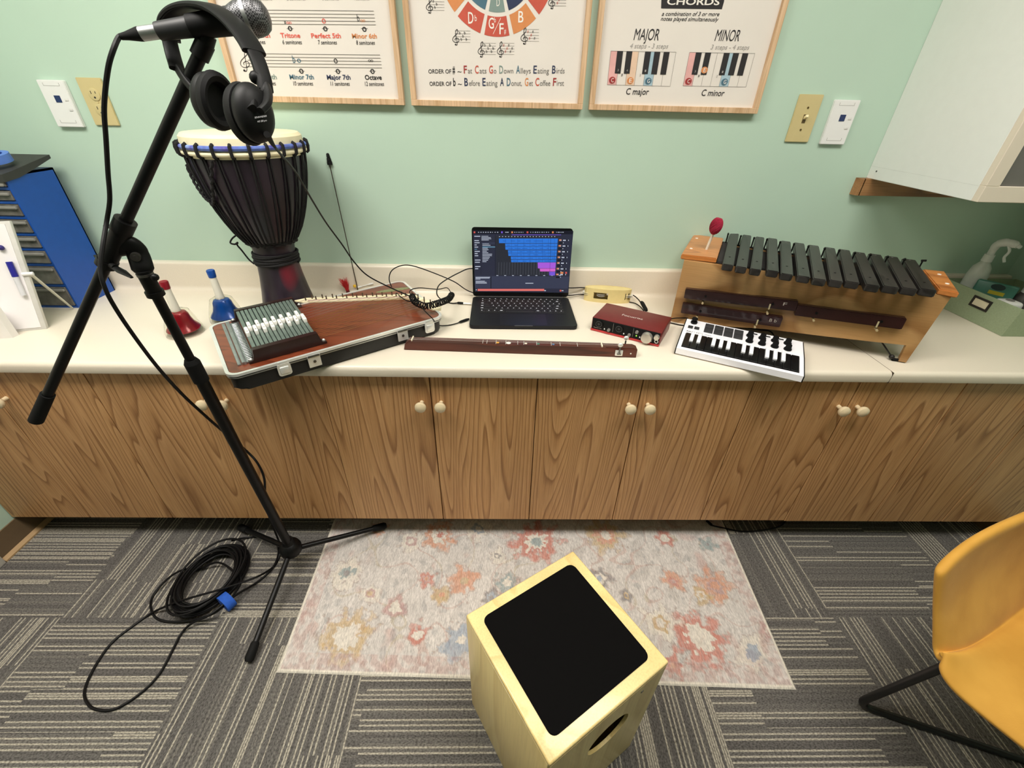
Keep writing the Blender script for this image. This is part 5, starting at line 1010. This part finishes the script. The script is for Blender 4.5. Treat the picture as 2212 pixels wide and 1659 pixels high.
bm = new(); bq = [(.022, .288), (.655, .172), (.655, .160), (.022, .276)]; prism(bm, bq, .02, .212); obj('back_panel', bm, PLY, t, smooth=False)
bm = new(); prism(bm, [(0.0, .012), (.012, .012), (.033, .279), (.021, .284)], .0, .212); obj('side_panel', bm, PLY, t, smooth=False)
bm = new(); prism(bm, [(.671, .012), (.682, .012), (.666, .172), (.655, .168)], .07, .212); obj('side_panel', bm, PLY, t, smooth=False)
bm = new(); tube(bm, [(.640, .004, .0045), (.655, .006, .0045), (.673, .006, .0045)], .0055, 10, ell=(1, .8)); obj('rubber_foot', bm, RUBBER, t)
bm = new(); ico(bm, (.637, .006, .011), .0075, 2); cyl(bm, (.637, .006, .011), (.596, .03, .050), .0022, seg=8); cyl(bm, (.590, .034, .046), (.596, .03, .062), .005, seg=10); obj('folding_strut', bm, M('dark_strut', srgb(40, 36, 34), .45, .4), t)
def block(P4, nm): bm = new(); prism(bm, P4, .212, ht, bev=.0025); return obj(nm, bm, BLK, t)
Lb = [xl(*p, ZT + ht).to_2d() for p in ((1472, 549), (1549, 558), (1563, 514), (1499, 506))]; Rb = [xl(*p, ZT + ht).to_2d() for p in ((2030, 624), (2073, 632), (2041, 586), (1994, 581))]
block(Lb, 'end_block'); block(Rb, 'end_block')
for p in ((1505, 515), (1493, 537), (2029, 593), (2046, 613)):
    q_ = xl(*p, ZT + ht); bm = new(); cyl(bm, (q_.x, q_.y, ht - .001), (q_.x, q_.y, ht + .0012), .0048, seg=16); obj('screw_cap', bm, M('pale_cap', srgb(240, 236, 226), .4), t)
TOPS = [(1577, 501, 1597, 504, 1561, 570, 1585, 573), (1604, 506, 1624, 509, 1590, 575, 1614, 578), (1632, 510, 1652, 513, 1621, 580, 1645, 583), (1658, 513, 1680, 516, 1657, 583, 1683, 587), (1686, 519, 1709, 522, 1687, 590, 1714, 594), (1714, 523, 1739, 526, 1724, 595, 1751, 599), (1745, 528, 1770, 531, 1757, 601, 1786, 605), (1780, 533, 1805, 536, 1793, 604, 1822, 609), (1811, 537, 1837, 541, 1827, 607, 1858, 611), (1842, 543, 1870, 546, 1871, 613, 1902, 619), (1876, 547, 1904, 550, 1908, 617, 1945, 622), (1912, 552, 1940, 555, 1948, 620, 1985, 626), (1948, 557, 1979, 562, 1988, 623, 2026, 628)]
BARB = oak('blackened_wood_bar', srgb(48, 45, 44), srgb(42, 39, 38), srgb(30, 28, 27), fx=10, fz=1, rings=6, axis='Y', rough=.42, pores=.25, coat=.12)
rails = []
for k, q_ in enumerate(TOPS):
    z = ZT + .236; c = [xl(q_[i], q_[i + 1], z).to_2d() for i in (0, 2, 6, 4)]  # back-left, back-right, front-right, front-left
    ctr = (c[0] + c[1] + c[2] + c[3]) / 4; wdt = .5 * ((c[1] - c[0]).length + (c[2] - c[3]).length) * .97; ax = ((c[0] + c[1]) / 2 - (c[2] + c[3]) / 2); Lb_ = ax.length; ax.normalize(); nx_ = Vector((ax.y, -ax.x)); mt = Matrix.Translation((ctr.x, ctr.y, 0)) @ Matrix.Rotation(math.atan2(-ax.x, ax.y), 4, 'Z')
    bm = new(); prism(bm, rrect(-wdt / 2, -Lb_ / 2, wdt / 2, Lb_ / 2, .005, 3), .2165, .236, mat=mt, bev=.0022); b_ = obj('bar', bm, BARB, t)
    bm = new(); cyl(bm, mt @ Vector((0, -Lb_ * .30, .2358)), mt @ Vector((0, -Lb_ * .30, .2366)), .003, seg=12); obj('cord_hole', bm, BLACKM, b_)
    bm = new(); cyl(bm, mt @ Vector((0, Lb_ * .455, .2358)), mt @ Vector((0, Lb_ * .455, .2364)), .0028, seg=10); obj('note_mark', bm, M('grey_note', srgb(120, 118, 116), .6), b_)
    rails.append((mt, wdt, Lb_))
    if k < 13:
        p = mt @ Vector((-wdt / 2 - .0055, Lb_ * .30, 0)); bm = new(); cyl(bm, (p.x, p.y, .2155), (p.x, p.y, .247), .0022, seg=8); tube(bm, [(p.x, p.y - .004, .246), (p.x, p.y, .2485), (p.x, p.y + .004, .246)], .003, 8); obj('bar_peg', bm, BLACK, t)
mt, w_, L_ = rails[-1]; p = mt @ Vector((w_ / 2 + .006, L_ * .36, 0)); bm = new(); cyl(bm, (p.x, p.y, .2155), (p.x, p.y, .245), .0022, seg=8); tube(bm, [(p.x - .004, p.y, .246), (p.x + .008, p.y, .2475)], .0032, 8); obj('bar_peg', bm, BLACK, t)
for f in (.30, -.30):
    P = [m_ @ Vector((0, l_ * f, .214)) for m_, w_, l_ in rails]; P = [P[0] + (P[0] - P[1]) * 1.0] + P + [P[-1] + (P[-1] - P[-2]) * .6]; bm = new(); tube(bm, P, .0035, 8, ell=(1, 1)); obj('felt_rail', bm, BLACK, t)
bm = new(); f0, f1 = Vector((Lb[1].x + .002, Lb[1].y + .004, 0)), Vector((Lb[2].x + .002, Lb[2].y - .004, 0)); prism(bm, [(f0.x, f0.y), (f0.x + .026, f0.y - .006), (f1.x + .026, f1.y - .006), (f1.x, f1.y)], .2125, .2165); obj('resonator_board', bm, M('dark_felt', srgb(44, 40, 40), .85), t, smooth=False)
bm = new(); prism(bm, [(.11, .016), (.648, .016), (.63, .158), (.12, .25)], .2095, .2118); obj('inner_board', bm, M('dark_felt', (0, 0, 0, 1)), t, smooth=False)
# spare bars stored on pegs of the front panel
ROSE = oak('rosewood_bar', srgb(52, 26, 26), srgb(46, 22, 23), srgb(32, 16, 16), fx=10, fz=1, rings=7, axis='X', rough=.28, pores=.25, coat=.35)
for (ax_, az0, bx_, bz0, hgt, yb, lab, marks_) in ((.025, .096, .344, .111, .032, .0, 'dark spare bar with white letter F, the upper left one', 'F'), (.027, .044, .321, .052, .034, .0, 'dark spare bar with white B flat, the lowest one at left', 'B'), (.346, .098, .613, .107, .034, .0, 'dark spare bar stored at right side of the box front', 'E')):
    o0 = WM[t.name] @ Vector((ax_, -.001, az0)); s_ = thing('spare_xylophone_bar', lab + ', on the xylophone front', 'xylophone bar', o0, XA); Lq = bx_ - ax_; rise = math.atan2(bz0 - az0, Lq); R2 = Matrix.Rotation(-rise, 4, 'Y'); L2_ = math.hypot(Lq, bz0 - az0); th_ = .019
    bm = new(); P = [(0, 0), (L2_, 0), (L2_, -th_), (L2_ * .74, -th_), (L2_ * .62, -th_ * .62), (L2_ * .38, -th_ * .62), (L2_ * .26, -th_), (0, -th_)]
    P = [(0, -th_), (L2_, -th_), (L2_, 0), (L2_ * .72, 0), (L2_ * .60, -th_ * .35), (L2_ * .40, -th_ * .35), (L2_ * .28, 0), (0, 0)]
    prism(bm, P, 0, hgt, mat=R2, bev=.0018); obj('bar', bm, ROSE, s_)
    for f in (.20, .80):
        bm = new(); q0 = R2 @ Vector((L2_ * f, -th_ - .004, hgt * .5)); q1 = R2 @ Vector((L2_ * f, .0, hgt * .5)); cyl(bm, q0, q1, .0035, seg=10); obj('hole', bm, BLACKM, s_)
    bm = new(); q0 = R2 @ Vector((L2_ * .78, -th_ - .0012, hgt * .0 - .003)); box(bm, (-.002, 0, 0), (.002, .0012, hgt * .55), mat=Matrix.Translation(q0) @ R2); obj('tape_tick', bm, M('yellowed_tape', srgb(190, 178, 140), .6), s_, smooth=False)
    if marks_ != 'E':
        bm = new(); q0 = R2 @ Vector((L2_ * .885, -th_ - .0006, hgt * .45)); ex = (R2.to_3x3() @ Vector((1, 0, 0))) * .010; text(bm, {'F': 'F', 'B': 'B b'}[marks_], q0, q0 + ex * (1.0 if marks_ == 'F' else 2), (R2.to_3x3() @ Vector((0, 0, 1))) * .010); obj('note_letter', bm, M('worn_white_ink', srgb(190, 180, 170), .6), s_, smooth=False, fixn=False)
for x, z in ((.275, .0905), (.085, .0895), (.255, .0395), (.08, .0385), (.56, .0935), (.40, .0925)):
    bm = new(); cyl(bm, (x, .002, z), (x, -.022, z), .0032, seg=10); obj('peg', bm, M('pale_peg', srgb(190, 170, 130), .5), t)
# mallet standing in the left end block
m0 = WM[t.name] @ Vector((*xl(1526, 539, ZT + ht).to_2d(), ht)); hd = Dp(1547, 488, (RM @ (np.array(m0) - CAM))[2] * .965); mdv = (hd - m0).normalized()
s_ = thing('mallet', 'mallet with crimson yarn head standing in the xylophone end block', 'mallet', m0)
bm = new(); cyl(bm, m0 - mdv * .0, hd, .0042, seg=12); obj('stick', bm, M('white_stick', srgb(228, 222, 206), .4), s_, world=True)
Q = mdv.to_track_quat('Z', 'Y').to_matrix().to_4x4(); Q.translation = hd
bm = new(); lathe(bm, [(0, -.027), (.007, -.026), (.012, -.018), (.0165, -.006), (.0175, .006), (.0145, .018), (.008, .0235), (0, .025)], 24, mat=Q)
for k in range(46):
    a = k * 2.4; P = []
    for j in range(9):
        u = j / 8; zz = -.022 + .045 * u; r = .0172 * math.sqrt(max(0, 1 - ((zz - .0) / .026) ** 2)) + .0012; P.append(Q @ Vector((r * math.cos(a + u * 2.2), r * math.sin(a + u * 2.2), zz)))
    tube(bm, P, .0011, 4)
obj('yarn_head', bm, M('crimson_yarn', srgb(150, 20, 52), .9, var=.25, vscale=260), s_, world=True)
# ------------------------------------------------------------------ green fabric bin with cleaning things
BX = Vector((1.675, -.334, ZT)); GREENF = M('sage_green_felt', srgb(150, 164, 132), .9, var=.06, vscale=200, bump=.2)
t = thing('fabric_bin', 'sage green felt bin with black label holder at the counter end', 'storage bin', BX)
def at(u, v, x): return Xp(u, v, x)
fbl, fbr = Zp(2036, 660, ZT), Zp(2168, 727, ZT)   # left side wall runs from the back corner to the front corner
zt_ = .1
bm = new(); th = .004; W2, Dn = .26, .26
out = [Vector((1.668, -.334, 0)), Vector((1.935, -.334, 0)), Vector((1.935, -.062, 0)), Vector((1.668, -.062, 0))]; fl = [Vector((1.664, -.342, 0)), Vector((1.94, -.342, 0)), Vector((1.94, -.048, 0)), Vector((1.664, -.048, 0))]
def ringv(P, z, ins=0): c = sum(P, Vector()) / 4; return [bm.verts.new((p.x + (c.x - p.x) / abs(c.x - p.x) * ins, p.y + (c.y - p.y) / abs(c.y - p.y) * ins, z)) for p in P]
R0, R1, R2_, R3 = ringv(out, ZT + .0005), ringv(fl, ZT + zt_), ringv(fl, ZT + zt_, th), ringv(out, ZT + .0045, th)
for A, B in ((R0, R1), (R1, R2_), (R2_, R3)):
    for i in range(4): bm.faces.new((A[i], A[(i + 1) % 4], B[(i + 1) % 4], B[i]))
bm.faces.new(R0[::-1]); bm.faces.new(R3)
obj('bin_body', bm, GREENF, t, world=True, smooth=False)
bw = None
n_ = (fl[0] + Vector((0, 0, zt_)) - out[0]).cross(Vector((0, 1, 0))).normalized(); sdir = (fl[0] + Vector((0, 0, zt_)) - out[0]).normalized()
pc = Vector((1.6685, -.21, ZT)) + sdir * .068; n_ = n_ if n_.x < 0 else -n_
FMx = Matrix((Vector((0, -1, 0)), sdir, n_)).transposed().to_4x4(); FMx.translation = pc - Vector((.0, 0, 0)) + n_ * .0006
bm = new(); A = [(-.034, -.019), (.034, -.019), (.034, .019), (-.034, .019)]
for (x0, y0, x1, y1) in ((-.034, -.019, .034, -.012), (-.034, .012, .034, .019), (-.034, -.012, -.026, .012), (.026, -.012, .034, .012)): box(bm, (x0, y0, 0), (x1, y1, .002), mat=FMx)
lb = obj('label_holder', bm, M('black_label_frame', srgb(34, 30, 28), .45), t, world=True, smooth=False)
bm = new(); box(bm, (-.026, -.012, 0), (.026, .012, .0008), mat=FMx); obj('label_card', bm, M('cream_card', srgb(222, 212, 184), .7), lb, world=True, smooth=False)
# contents, each a thing of its own
def stand(z=ZT + .005): return z
sb = Vector((1.738, -.085, stand())); s_ = thing('spray_bottle', 'white trigger spray bottle at the back of the green bin', 'spray bottle', sb)
bm = new(); lathe(bm, [(0, 0), (.029, 0), (.031, .006), (.031, .12), (.026, .15), (.014, .168), (.013, .176), (0, .176)], 28); obj('bottle', bm, M('milky_plastic', srgb(206, 208, 200), .35, var=.04), s_)
bm = new(); cyl(bm, (0, 0, .172), (0, 0, .196), .0155, .0145, seg=20); obj('collar', bm, WHITE, s_)
bm = new(); tube(bm, crom([(0, 0, .19), (0, 0, .215), (-.004, -.006, .232), (-.002, -.02, .243), (.006, -.04, .246), (.012, -.058, .242)], 5), [.011] * 6 + [.0125] * 6 + [.0135] * 6 + [.012] * 6 + [.009] * 2, 14, ell=(1, .9)); cyl(bm, (.012, -.056, .242), (.014, -.066, .240), .006, seg=12); obj('spray_head', bm, WHITE, s_)
bm = new(); tube(bm, crom([(.004, -.035, .238), (.008, -.046, .220), (.006, -.044, .200), (.010, -.05, .184)], 5), .0055, 10, ell=(1, .7)); obj('trigger', bm, WHITE, s_)
wp = Vector((1.742, -.165, stand())); s_ = thing('wipes_pouch', 'teal plastic pouch with dark and yellow print inside the green bin', 'pouch', wp)
FM = Matrix.Rotation(math.radians(35), 4, 'Z') @ Matrix.Rotation(math.radians(8), 4, 'Y')
bm = new(); box(bm, (-.012, -.055, 0), (.012, .055, .118), bev=.006, seg=3, mat=FM); obj('pouch', bm, M('teal_film', srgb(72, 128, 112), .3, var=.1, vscale=14), s_)
bm = new(); box(bm, (-.0126, -.03, .078), (-.0116, .012, .090), mat=FM); obj('yellow_print', bm, M('yellow_print', srgb(196, 178, 40), .5), s_, smooth=False)
bm = new(); P = [(-.055 + .012 * math.cos(a) * (1.6 if abs(math.sin(a)) < .8 else 1), .097 + .011 * math.sin(a)) for a in [2 * math.pi * k / 14 for k in range(14)]]; prism(bm, [(x + .05, z + .007) for x, z in P], .0116, .0124, mat=FM @ Matrix.Rotation(math.radians(90), 4, 'X') @ Matrix.Rotation(math.radians(-90), 4, 'Y') if False else FM @ Matrix(((0, 0, -1, 0), (1, 0, 0, 0), (0, 1, 0, 0), (0, 0, 0, 1)))); obj('dark_print', bm, M('dark_teal_print', srgb(24, 52, 50), .5), s_, smooth=False)
cp = Vector((1.815, -.215, stand())); s_ = thing('glue_bottle', 'dark bottle with white collar and red cap in the green bin', 'bottle', cp)
bm = new(); lathe(bm, [(0, 0), (.03, 0), (.032, .005), (.032, .085), (.024, .10), (.021, .104), (0, .104)], 26); obj('bottle', bm, M('dark_grey_bottle', srgb(72, 66, 64), .35), s_)
bm = new(); lathe(bm, [(0, .103), (.0235, .103), (.022, .122), (.016, .125), (0, .125)], 26); obj('collar', bm, WHITE, s_)
bm = new(); lathe(bm, [(0, .124), (.0165, .124), (.012, .150), (.008, .160), (0, .161)], 22); obj('red_cap', bm, M('red_cap', srgb(214, 44, 46), .35), s_)
wb = Vector((1.716, -.252, stand())); s_ = thing('white_jar', 'small white box-shaped container at the front of the green bin', 'container', wb)
bm = new(); box(bm, (-.03, -.028, 0), (.03, .028, .09), bev=.012, seg=4); obj('jar', bm, M('white_pack', srgb(226, 224, 220), .4, var=.02), s_)
bm = new(); cyl(bm, (0, 0, .0895), (0, 0, .092), .012, seg=18); obj('lid_mark', bm, GREY, s_)
# ------------------------------------------------------------------ blue drawer tower
OB = Vector((-1.46, -.21, ZT)); t = thing('drawer_organizer', 'tall blue small-parts drawer tower with clear drawers at the counter left end', 'drawer organizer', OB)
BLUEP = M('blue_steel', srgb(14, 78, 168), .42, var=.04); oh = .415; ow, od = .29, .165
bm = new(); box(bm, (-.005, 0, 0), (0, od, oh)); box(bm, (-ow, 0, 0), (-ow + .005, od, oh)); box(bm, (-ow, od - .004, 0), (0, od, oh)); box(bm, (-ow, 0, oh - .006), (0, od, oh))
zs = [.004, .080, .150, .200, .246, .296, .340, .378]
for z in zs: box(bm, (-ow, .0, z - .004), (-.004, od - .004, z + .004))
box(bm, (-ow / 2 - .003, 0.001, 0), (-ow / 2 + .003, od - .004, oh)); obj('cabinet_shell', bm, BLUEP, t, smooth=False)
bm = new(); P = [(-.008, -.018), (-.008, .002), (.03, .008), (od * .6, .022), (od + .006, .036), (od + .006, .026), (od * .6, .004), (.04, -.012)]
A = [bm.verts.new((.004, y, oh + z)) for y, z in P]; B = [bm.verts.new((-ow - .004, y, oh + z)) for y, z in P]
for i in range(len(P)): bm.faces.new((A[i], A[(i + 1) % len(P)], B[(i + 1) % len(P)], B[i]))
bm.faces.new(A); bm.faces.new(B[::-1]); obj('top_tray', bm, M('charcoal_tray', srgb(50, 50, 48), .6), t, smooth=False)
DRW = M('smoky_clear_drawer', srgb(126, 122, 116), .2, var=.35, vscale=38, trans=.35); zz = zs + [oh - .012]
for i in range(8):
    for c in range(2):
        x1 = -.006 - c * ow / 2; x0 = x1 - ow / 2 + .011; bm = new(); box(bm, (x0, -.004, zz[i] + .006), (x1, .004, zz[i + 1] - .006), bev=.001, seg=1); box(bm, (x0, .004, zz[i] + .006), (x1, .10, zz[i] + .010)); d = obj('drawer', bm, DRW, t, smooth=False)
        bm = new(); box(bm, (x0 + .002, -.011, zz[i + 1] - .018), (x1 - .002, -.003, zz[i + 1] - .010), bev=.002); obj('drawer_lip', bm, M('pale_lip', srgb(150, 148, 142), .3, trans=.2), d)
        bm = new(); rnd = random.Random(i * 7 + c)
        for k in range(7): ico(bm, (rnd.uniform(x0 + .012, x1 - .012), .03 + rnd.uniform(0, .02), zz[i] + .016 + rnd.uniform(0, .01)), .008, 1)
        o = obj('contents', bm, M('odds_%d' % ((i + c) % 4), [srgb(170, 160, 150), srgb(150, 60, 60), srgb(70, 70, 80), srgb(190, 170, 130)][(i + c) % 4], .5), d); o['kind'] = 'stuff'
tr = Xp(14, 335, -1.515); s_ = thing('tape_roll', 'roll of light blue tape on top of the drawer tower', 'tape roll', (tr.x, OB.y + .055, ZT + oh + .026)); TM = Matrix.Rotation(math.radians(10), 4, 'X')
bm = new(); lathe(bm, [(.026, 0), (.040, 0), (.040, .022), (.026, .022), (.026, 0)], 36, mat=TM); obj('tape', bm, M('light_blue_tape', srgb(86, 124, 204), .5), s_)
bm = new(); lathe(bm, [(.0245, .0005), (.0262, .0005), (.0262, .0215), (.0245, .0215), (.0245, .0005)], 36, mat=TM); obj('core', bm, M('royal_blue_core', srgb(30, 70, 160), .6), s_)
# ------------------------------------------------------------------ white board easel
e0, e1 = Zp(101, 711, ZT), Zp(28, 718, ZT); ed = (e0 - e1).normalized(); etop = Yp(19.4, 477, e0.y + .075); eu = (etop - e0); eu = eu - ed * eu.dot(ed) * 0
t = thing('whiteboard_easel', 'small white dry-erase board easel leaning before the blue drawer tower', 'whiteboard', (e0.x, e0.y, ZT)); Wb = .30
EM = Matrix((-ed, eu.normalized(), (-ed).cross(eu).normalized())).transposed().to_4x4(); EM.translation = e0
if (EM.to_3x3() @ Vector((0, 0, 1))).y > 0: EM = EM @ Matrix.Diagonal((1, 1, -1, 1))
Hb = eu.length
bm = new(); box(bm, (0, 0, -.013), (Wb, Hb, -.001), bev=.002, mat=EM); obj('board_frame', bm, M('grey_white_edge', srgb(206, 204, 198), .5), t, world=True)
bm = new(); box(bm, (.012, .008, -.002), (Wb - .012, Hb - .008, .0004), mat=EM); obj('writing_surface', bm, M('white_gloss', srgb(238, 234, 234), .3, var=.005), t, world=True, smooth=False)
k0 = EM @ Vector((-.004, Hb * .53, -.004)); k1 = Zp(157, 666, ZT + .003)
bm = new(); tube(bm, [k0, k0.lerp(k1, .3), k0.lerp(k1, .7), k1], [.005, .0045, .004, .003], 10, ell=(1, .6)); obj('kick_stand', bm, M('frosted_strut', srgb(214, 212, 198), .4), t, world=True)
bm = new(); cyl(bm, EM @ Vector((.012, Hb * .53, .001)), EM @ Vector((-.012, Hb * .53, -.004)), .0055, seg=12); obj('hinge_pin', bm, WHITE, t, world=True)
ma, mb = EM @ Vector((.030, Hb * .70, .0075)), EM @ Vector((.022, Hb * .34, .0075)); s_ = thing('dry_erase_marker', 'dry-erase marker with dark blue cap fixed on the white board', 'marker', mb); md_ = (ma - mb)
bm = new(); cyl(bm, mb, mb + md_ * .48, .0062, .0066, seg=16); obj('barrel', bm, M('pale_barrel', srgb(216, 216, 220), .35), s_, world=True)
bm = new(); cyl(bm, mb + md_ * .48, mb + md_ * .86, .0074, seg=16); obj('cap', bm, M('ultramarine_cap', srgb(36, 34, 140), .4), s_, world=True)
bm = new(); ico(bm, EM @ Vector((.036, Hb * .775, .006)), .0075, 2); obj('eraser_tip', bm, M('indigo_tip', srgb(44, 34, 110), .6), s_, world=True)
b0 = Zp(28, 730, ZT); s_ = thing('white_box', 'small white box standing in front of the white board', 'box', (b0.x, b0.y, ZT)); top_ = Yp(6, 615, b0.y + .01)
bm = new(); prism(bm, [(0, 0), (-.14, -.03), (-.13, .015), (.0, .02)], 0, .115, mat=Matrix.Rotation(0, 4, 'Z')); obj('carton', bm, M('white_card', srgb(232, 229, 226), .6, var=.01), s_, smooth=False)
# ------------------------------------------------------------------ mustard chair
MUS = bpy.data.materials.new('mustard_velvet'); MUS.use_nodes = True; q = NT(MUS); tc_ = q.new('ShaderNodeTexCoord'); nz = q.new('ShaderNodeTexNoise', i_Scale=9.0, i_Detail=3.0); q.l(tc_.outputs['Object'], nz.inputs['Vector']); q.l(q.ramp(nz.outputs[0], [(.35, srgb(194, 141, 48)), (.65, srgb(210, 157, 62))]), q.b.inputs['Base Color']); q.b.inputs['Roughness'].default_value = .75; q.b.inputs['Sheen Weight'].default_value = .08
n2 = q.new('ShaderNodeTexNoise', i_Scale=350.0); q.l(tc_.outputs['Object'], n2.inputs['Vector']); bp = q.new('ShaderNodeBump', i_Strength=.15, i_Distance=.001); q.l(n2.outputs[0], bp.inputs['Height']); q.l(bp.outputs[0], q.b.inputs['Normal'])
t = thing('chair', 'mustard velvet bucket chair with black metal sled legs at the right', 'chair', (1.3, -1.25, 0))
def loft(rows, thick, nm):
    """thick shell lofted through rows of points, smoothed"""
    bm = new(); G = [[bm.verts.new(p) for p in r] for r in rows]
    for a, b in zip(G, G[1:]):
        for i in range(len(a) - 1): bm.faces.new((a[i], a[i + 1], b[i + 1], b[i]))
    bmesh.ops.recalc_face_normals(bm, faces=bm.faces); bmesh.ops.solidify(bm, geom=bm.faces[:], thickness=thick)
    o = obj(nm, bm, MUS, t, world=True, ang=180); m = o.modifiers.new('soft', 'SUBSURF'); m.levels = 2; m.render_levels = 3; return o
zs_ = .44
E1 = [Zp(2027, 1424, zs_ + .005), Zp(2033, 1453, zs_ - .002), Zp(2064, 1491, zs_ - .012), Zp(2120, 1538, zs_ - .02), Zp(2212, 1610, zs_ - .02), Zp(2330, 1702, zs_ - .02)]
cr = [Zp(2028, 1408, zs_ + .012), Zp(2078, 1406, zs_ + .005), Zp(2130, 1374, zs_ - .012), Zp(2180, 1335, zs_ - .03), Zp(2230, 1296, zs_ - .035), Zp(2330, 1220, zs_ - .035)]
up_ = [Zp(2040, 1243, .625), Zp(2062, 1216, .64), Zp(2105, 1180, .655), Zp(2150, 1154, .67), Zp(2212, 1126, .685), Zp(2330, 1082, .70)]
E1 += [Vector((1.14, -1.52, .415)), Vector((1.30, -1.56, .415)), Vector((1.45, -1.50, .42))]
cr += [Vector((1.56, -1.06, .405)), Vector((1.61, -1.2, .405)), Vector((1.60, -1.36, .415))]
up_ += [Vector((1.63, -1.0, .70)), Vector((1.71, -1.2, .70)), Vector((1.67, -1.42, .66))]; NCH = 9
cen = Vector((1.3, -1.25, .42))
under = [p + Vector((0, 0, -.04)) + (cen - p) * .10 for p in E1]; lip = [p + Vector((0, 0, -.012)) for p in E1]
rows = [under, lip, E1]
for k in range(1, 5):
    f = k / 5; rows.append([E1[i].lerp(cr[i], f) + Vector((0, 0, .02 * math.sin(f * math.pi))) for i in range(NCH)])
rows += [[p + (e - p) * .06 for p, e in zip(cr, E1)], cr, [p + (e - p) * .08 for p, e in zip(cr, up_)]]
for k in range(2, 6):
    f = k / 5.5; rows.append([cr[i].lerp(up_[i], f) + Vector((.018, .026, 0)) * math.sin(f * math.pi) * (.1 if i == 0 else 1.0) for i in range(NCH)])
rows.append(up_)
bm = new(); G = [[bm.verts.new(p) for p in r] for r in rows]
for a_, b_ in zip(G, G[1:]):
    for i in range(NCH - 1): bm.faces.new((a_[i], a_[i + 1], b_[i + 1], b_[i]))
bm.normal_update()
sgn = 1 if bm.faces[:][(NCH - 1) * 4 + 3].normal.z > 0 else -1
bmesh.ops.solidify(bm, geom=bm.faces[:], thickness=.022 * sgn)
o = obj('seat_shell', bm, MUS, t, world=True, ang=180); m = o.modifiers.new('soft', 'SUBSURF'); m.levels = 2; m.render_levels = 3
LEGR = .0095
f0 = Zp(1848, 1520, .0095); f1 = Zp(2212, 1643, .0095); fd = (f1 - f0).normalized(); st = Zp(2075, 1425, .40); st.z = .40
bm = new(); ub = (st - f0).normalized()
P = [st, f0 + ub * .05] + [f0 + ub * .05 * (1 - a) ** 2 + fd * .05 * a ** 2 for a in (.2, .4, .6, .8)] + [f0 + fd * .05, f0 + fd * .56, f0 + fd * .60 + Vector((0, 0, .02)), st + fd * .42]
tube(bm, P, LEGR, 14); obj('sled_leg', bm, M('black_leg_steel', srgb(16, 16, 17), .4), t, world=True)
off = Vector((.13, -.36, 0))
bm = new(); tube(bm, [p + off for p in P], LEGR, 14); obj('sled_leg', bm, M('black_leg_steel', (0, 0, 0, 1)), t, world=True)
for k_ in (0, .42):
    bm = new(); tube(bm, [st + fd * k_, st + fd * k_ + off], LEGR, 12); obj('cross_bar', bm, M('black_leg_steel', (0, 0, 0, 1)), t, world=True)
# ------------------------------------------------------------------ cables on the counter
def cable(name, label, pts, r, plugs=(), loc=None):
    c = thing(name, label, 'cable', loc or pts[0]); bm = new(); tube(bm, crom(pts, 8), r, 7); obj('cord', bm, CORD, c, world=True)
    for a, b, rr, m_, nm in plugs: bm = new(); d = (b - a); tube(bm, [a, a + d * .12, a + d * .85, b], [rr * .7, rr, rr, rr * .75], 12, ell=(1, .7)); obj(nm, bm, m_, c, world=True)
    return c
zb = ZT + .003
pA = [Zp(992, 654, zb + .003), Zp(975, 655, zb), Zp(955, 648, zb + .004), Zp(944, 636, zb + .03), Yp(946, 620, -.10), Yp(958, 608, -.085), Yp(990, 590, -.07), Yp(1019, 580, -.06), Yp(1060, 590, -.05), Yp(1120, 612, -.05), Yp(1200, 621, -.05), Yp(1234, 622, -.05), Yp(1266, 622, -.03), Yp(1320, 630, -.026), Zp(1362, 636, zb + .012), Zp(1378, 646, zb + .016), Zp(1388, 660, zb + .022)]
cable('usb_cable', 'black cable with white adapter looping behind the laptop to the red box', pA, .0021, [(Zp(988, 654, zb + .003), Zp(1001, 655, zb + .003), .0052, RUBBER, 'plug'), (Zp(1000, 655, zb + .003), Zp(1018, 656, zb + .004), .0042, WHITE, 'white_adapter'), (Zp(1386, 652, zb + .022), Zp(1396, 671, zb + .022), .0075, RUBBER, 'plug')])
bm = None
pB = [Zp(905, 645, .862), Zp(880, 650, .862), Yp(852, 628, -.13), Yp(841, 605, -.10), Yp(846, 585, -.09), Yp(866, 574, -.08), Yp(890, 574, -.075), Yp(930, 587, -.07), Yp(980, 608, -.065), Yp(1021, 632, -.06), Yp(1100, 645, -.055), Yp(1200, 638, -.055), Yp(1232, 638, -.055), Yp(1262, 636, -.035), Yp(1310, 648, -.026), Zp(1362, 653, zb), Zp(1380, 660, zb + .004), Zp(1391, 672, zb + .012)]
cable('instrument_cable', 'thin black cable arching up beside the autoharp and behind the laptop', pB, .0019)
pC = [Zp(1445, 690, zb + .02), Zp(1463, 687, zb + .018), Zp(1500, 688, zb + .02), Zp(1545, 694, zb + .022), Zp(1590, 705, zb + .012), Zp(1640, 712, zb), Zp(1664, 716, zb), Zp(1674, 729, zb + .006)]
cable('keyboard_cable', 'black cable running from red box to the back of the white keyboard', pC, .0019)
pD = [Zp(1447, 697, zb), Zp(1470, 702, zb), Zp(1485, 703, zb)]
cable('speaker_lead', 'short black cable end leaving the right side of the red box', pD, .0019)
pE = [Zp(1528, 1126, .012), Zp(1536, 1134, .012), Zp(1565, 1141, .004), Zp(1605, 1148, .004), Zp(1650, 1145, .004), Zp(1685, 1137, .004), Zp(1700, 1122, .004)]
cable('floor_cable', 'thin black cable sagging out from under the cabinet beside the rug', pE, .003, [(Zp(1526, 1124, .012), Zp(1538, 1135, .012), .006, RUBBER, 'plug')])
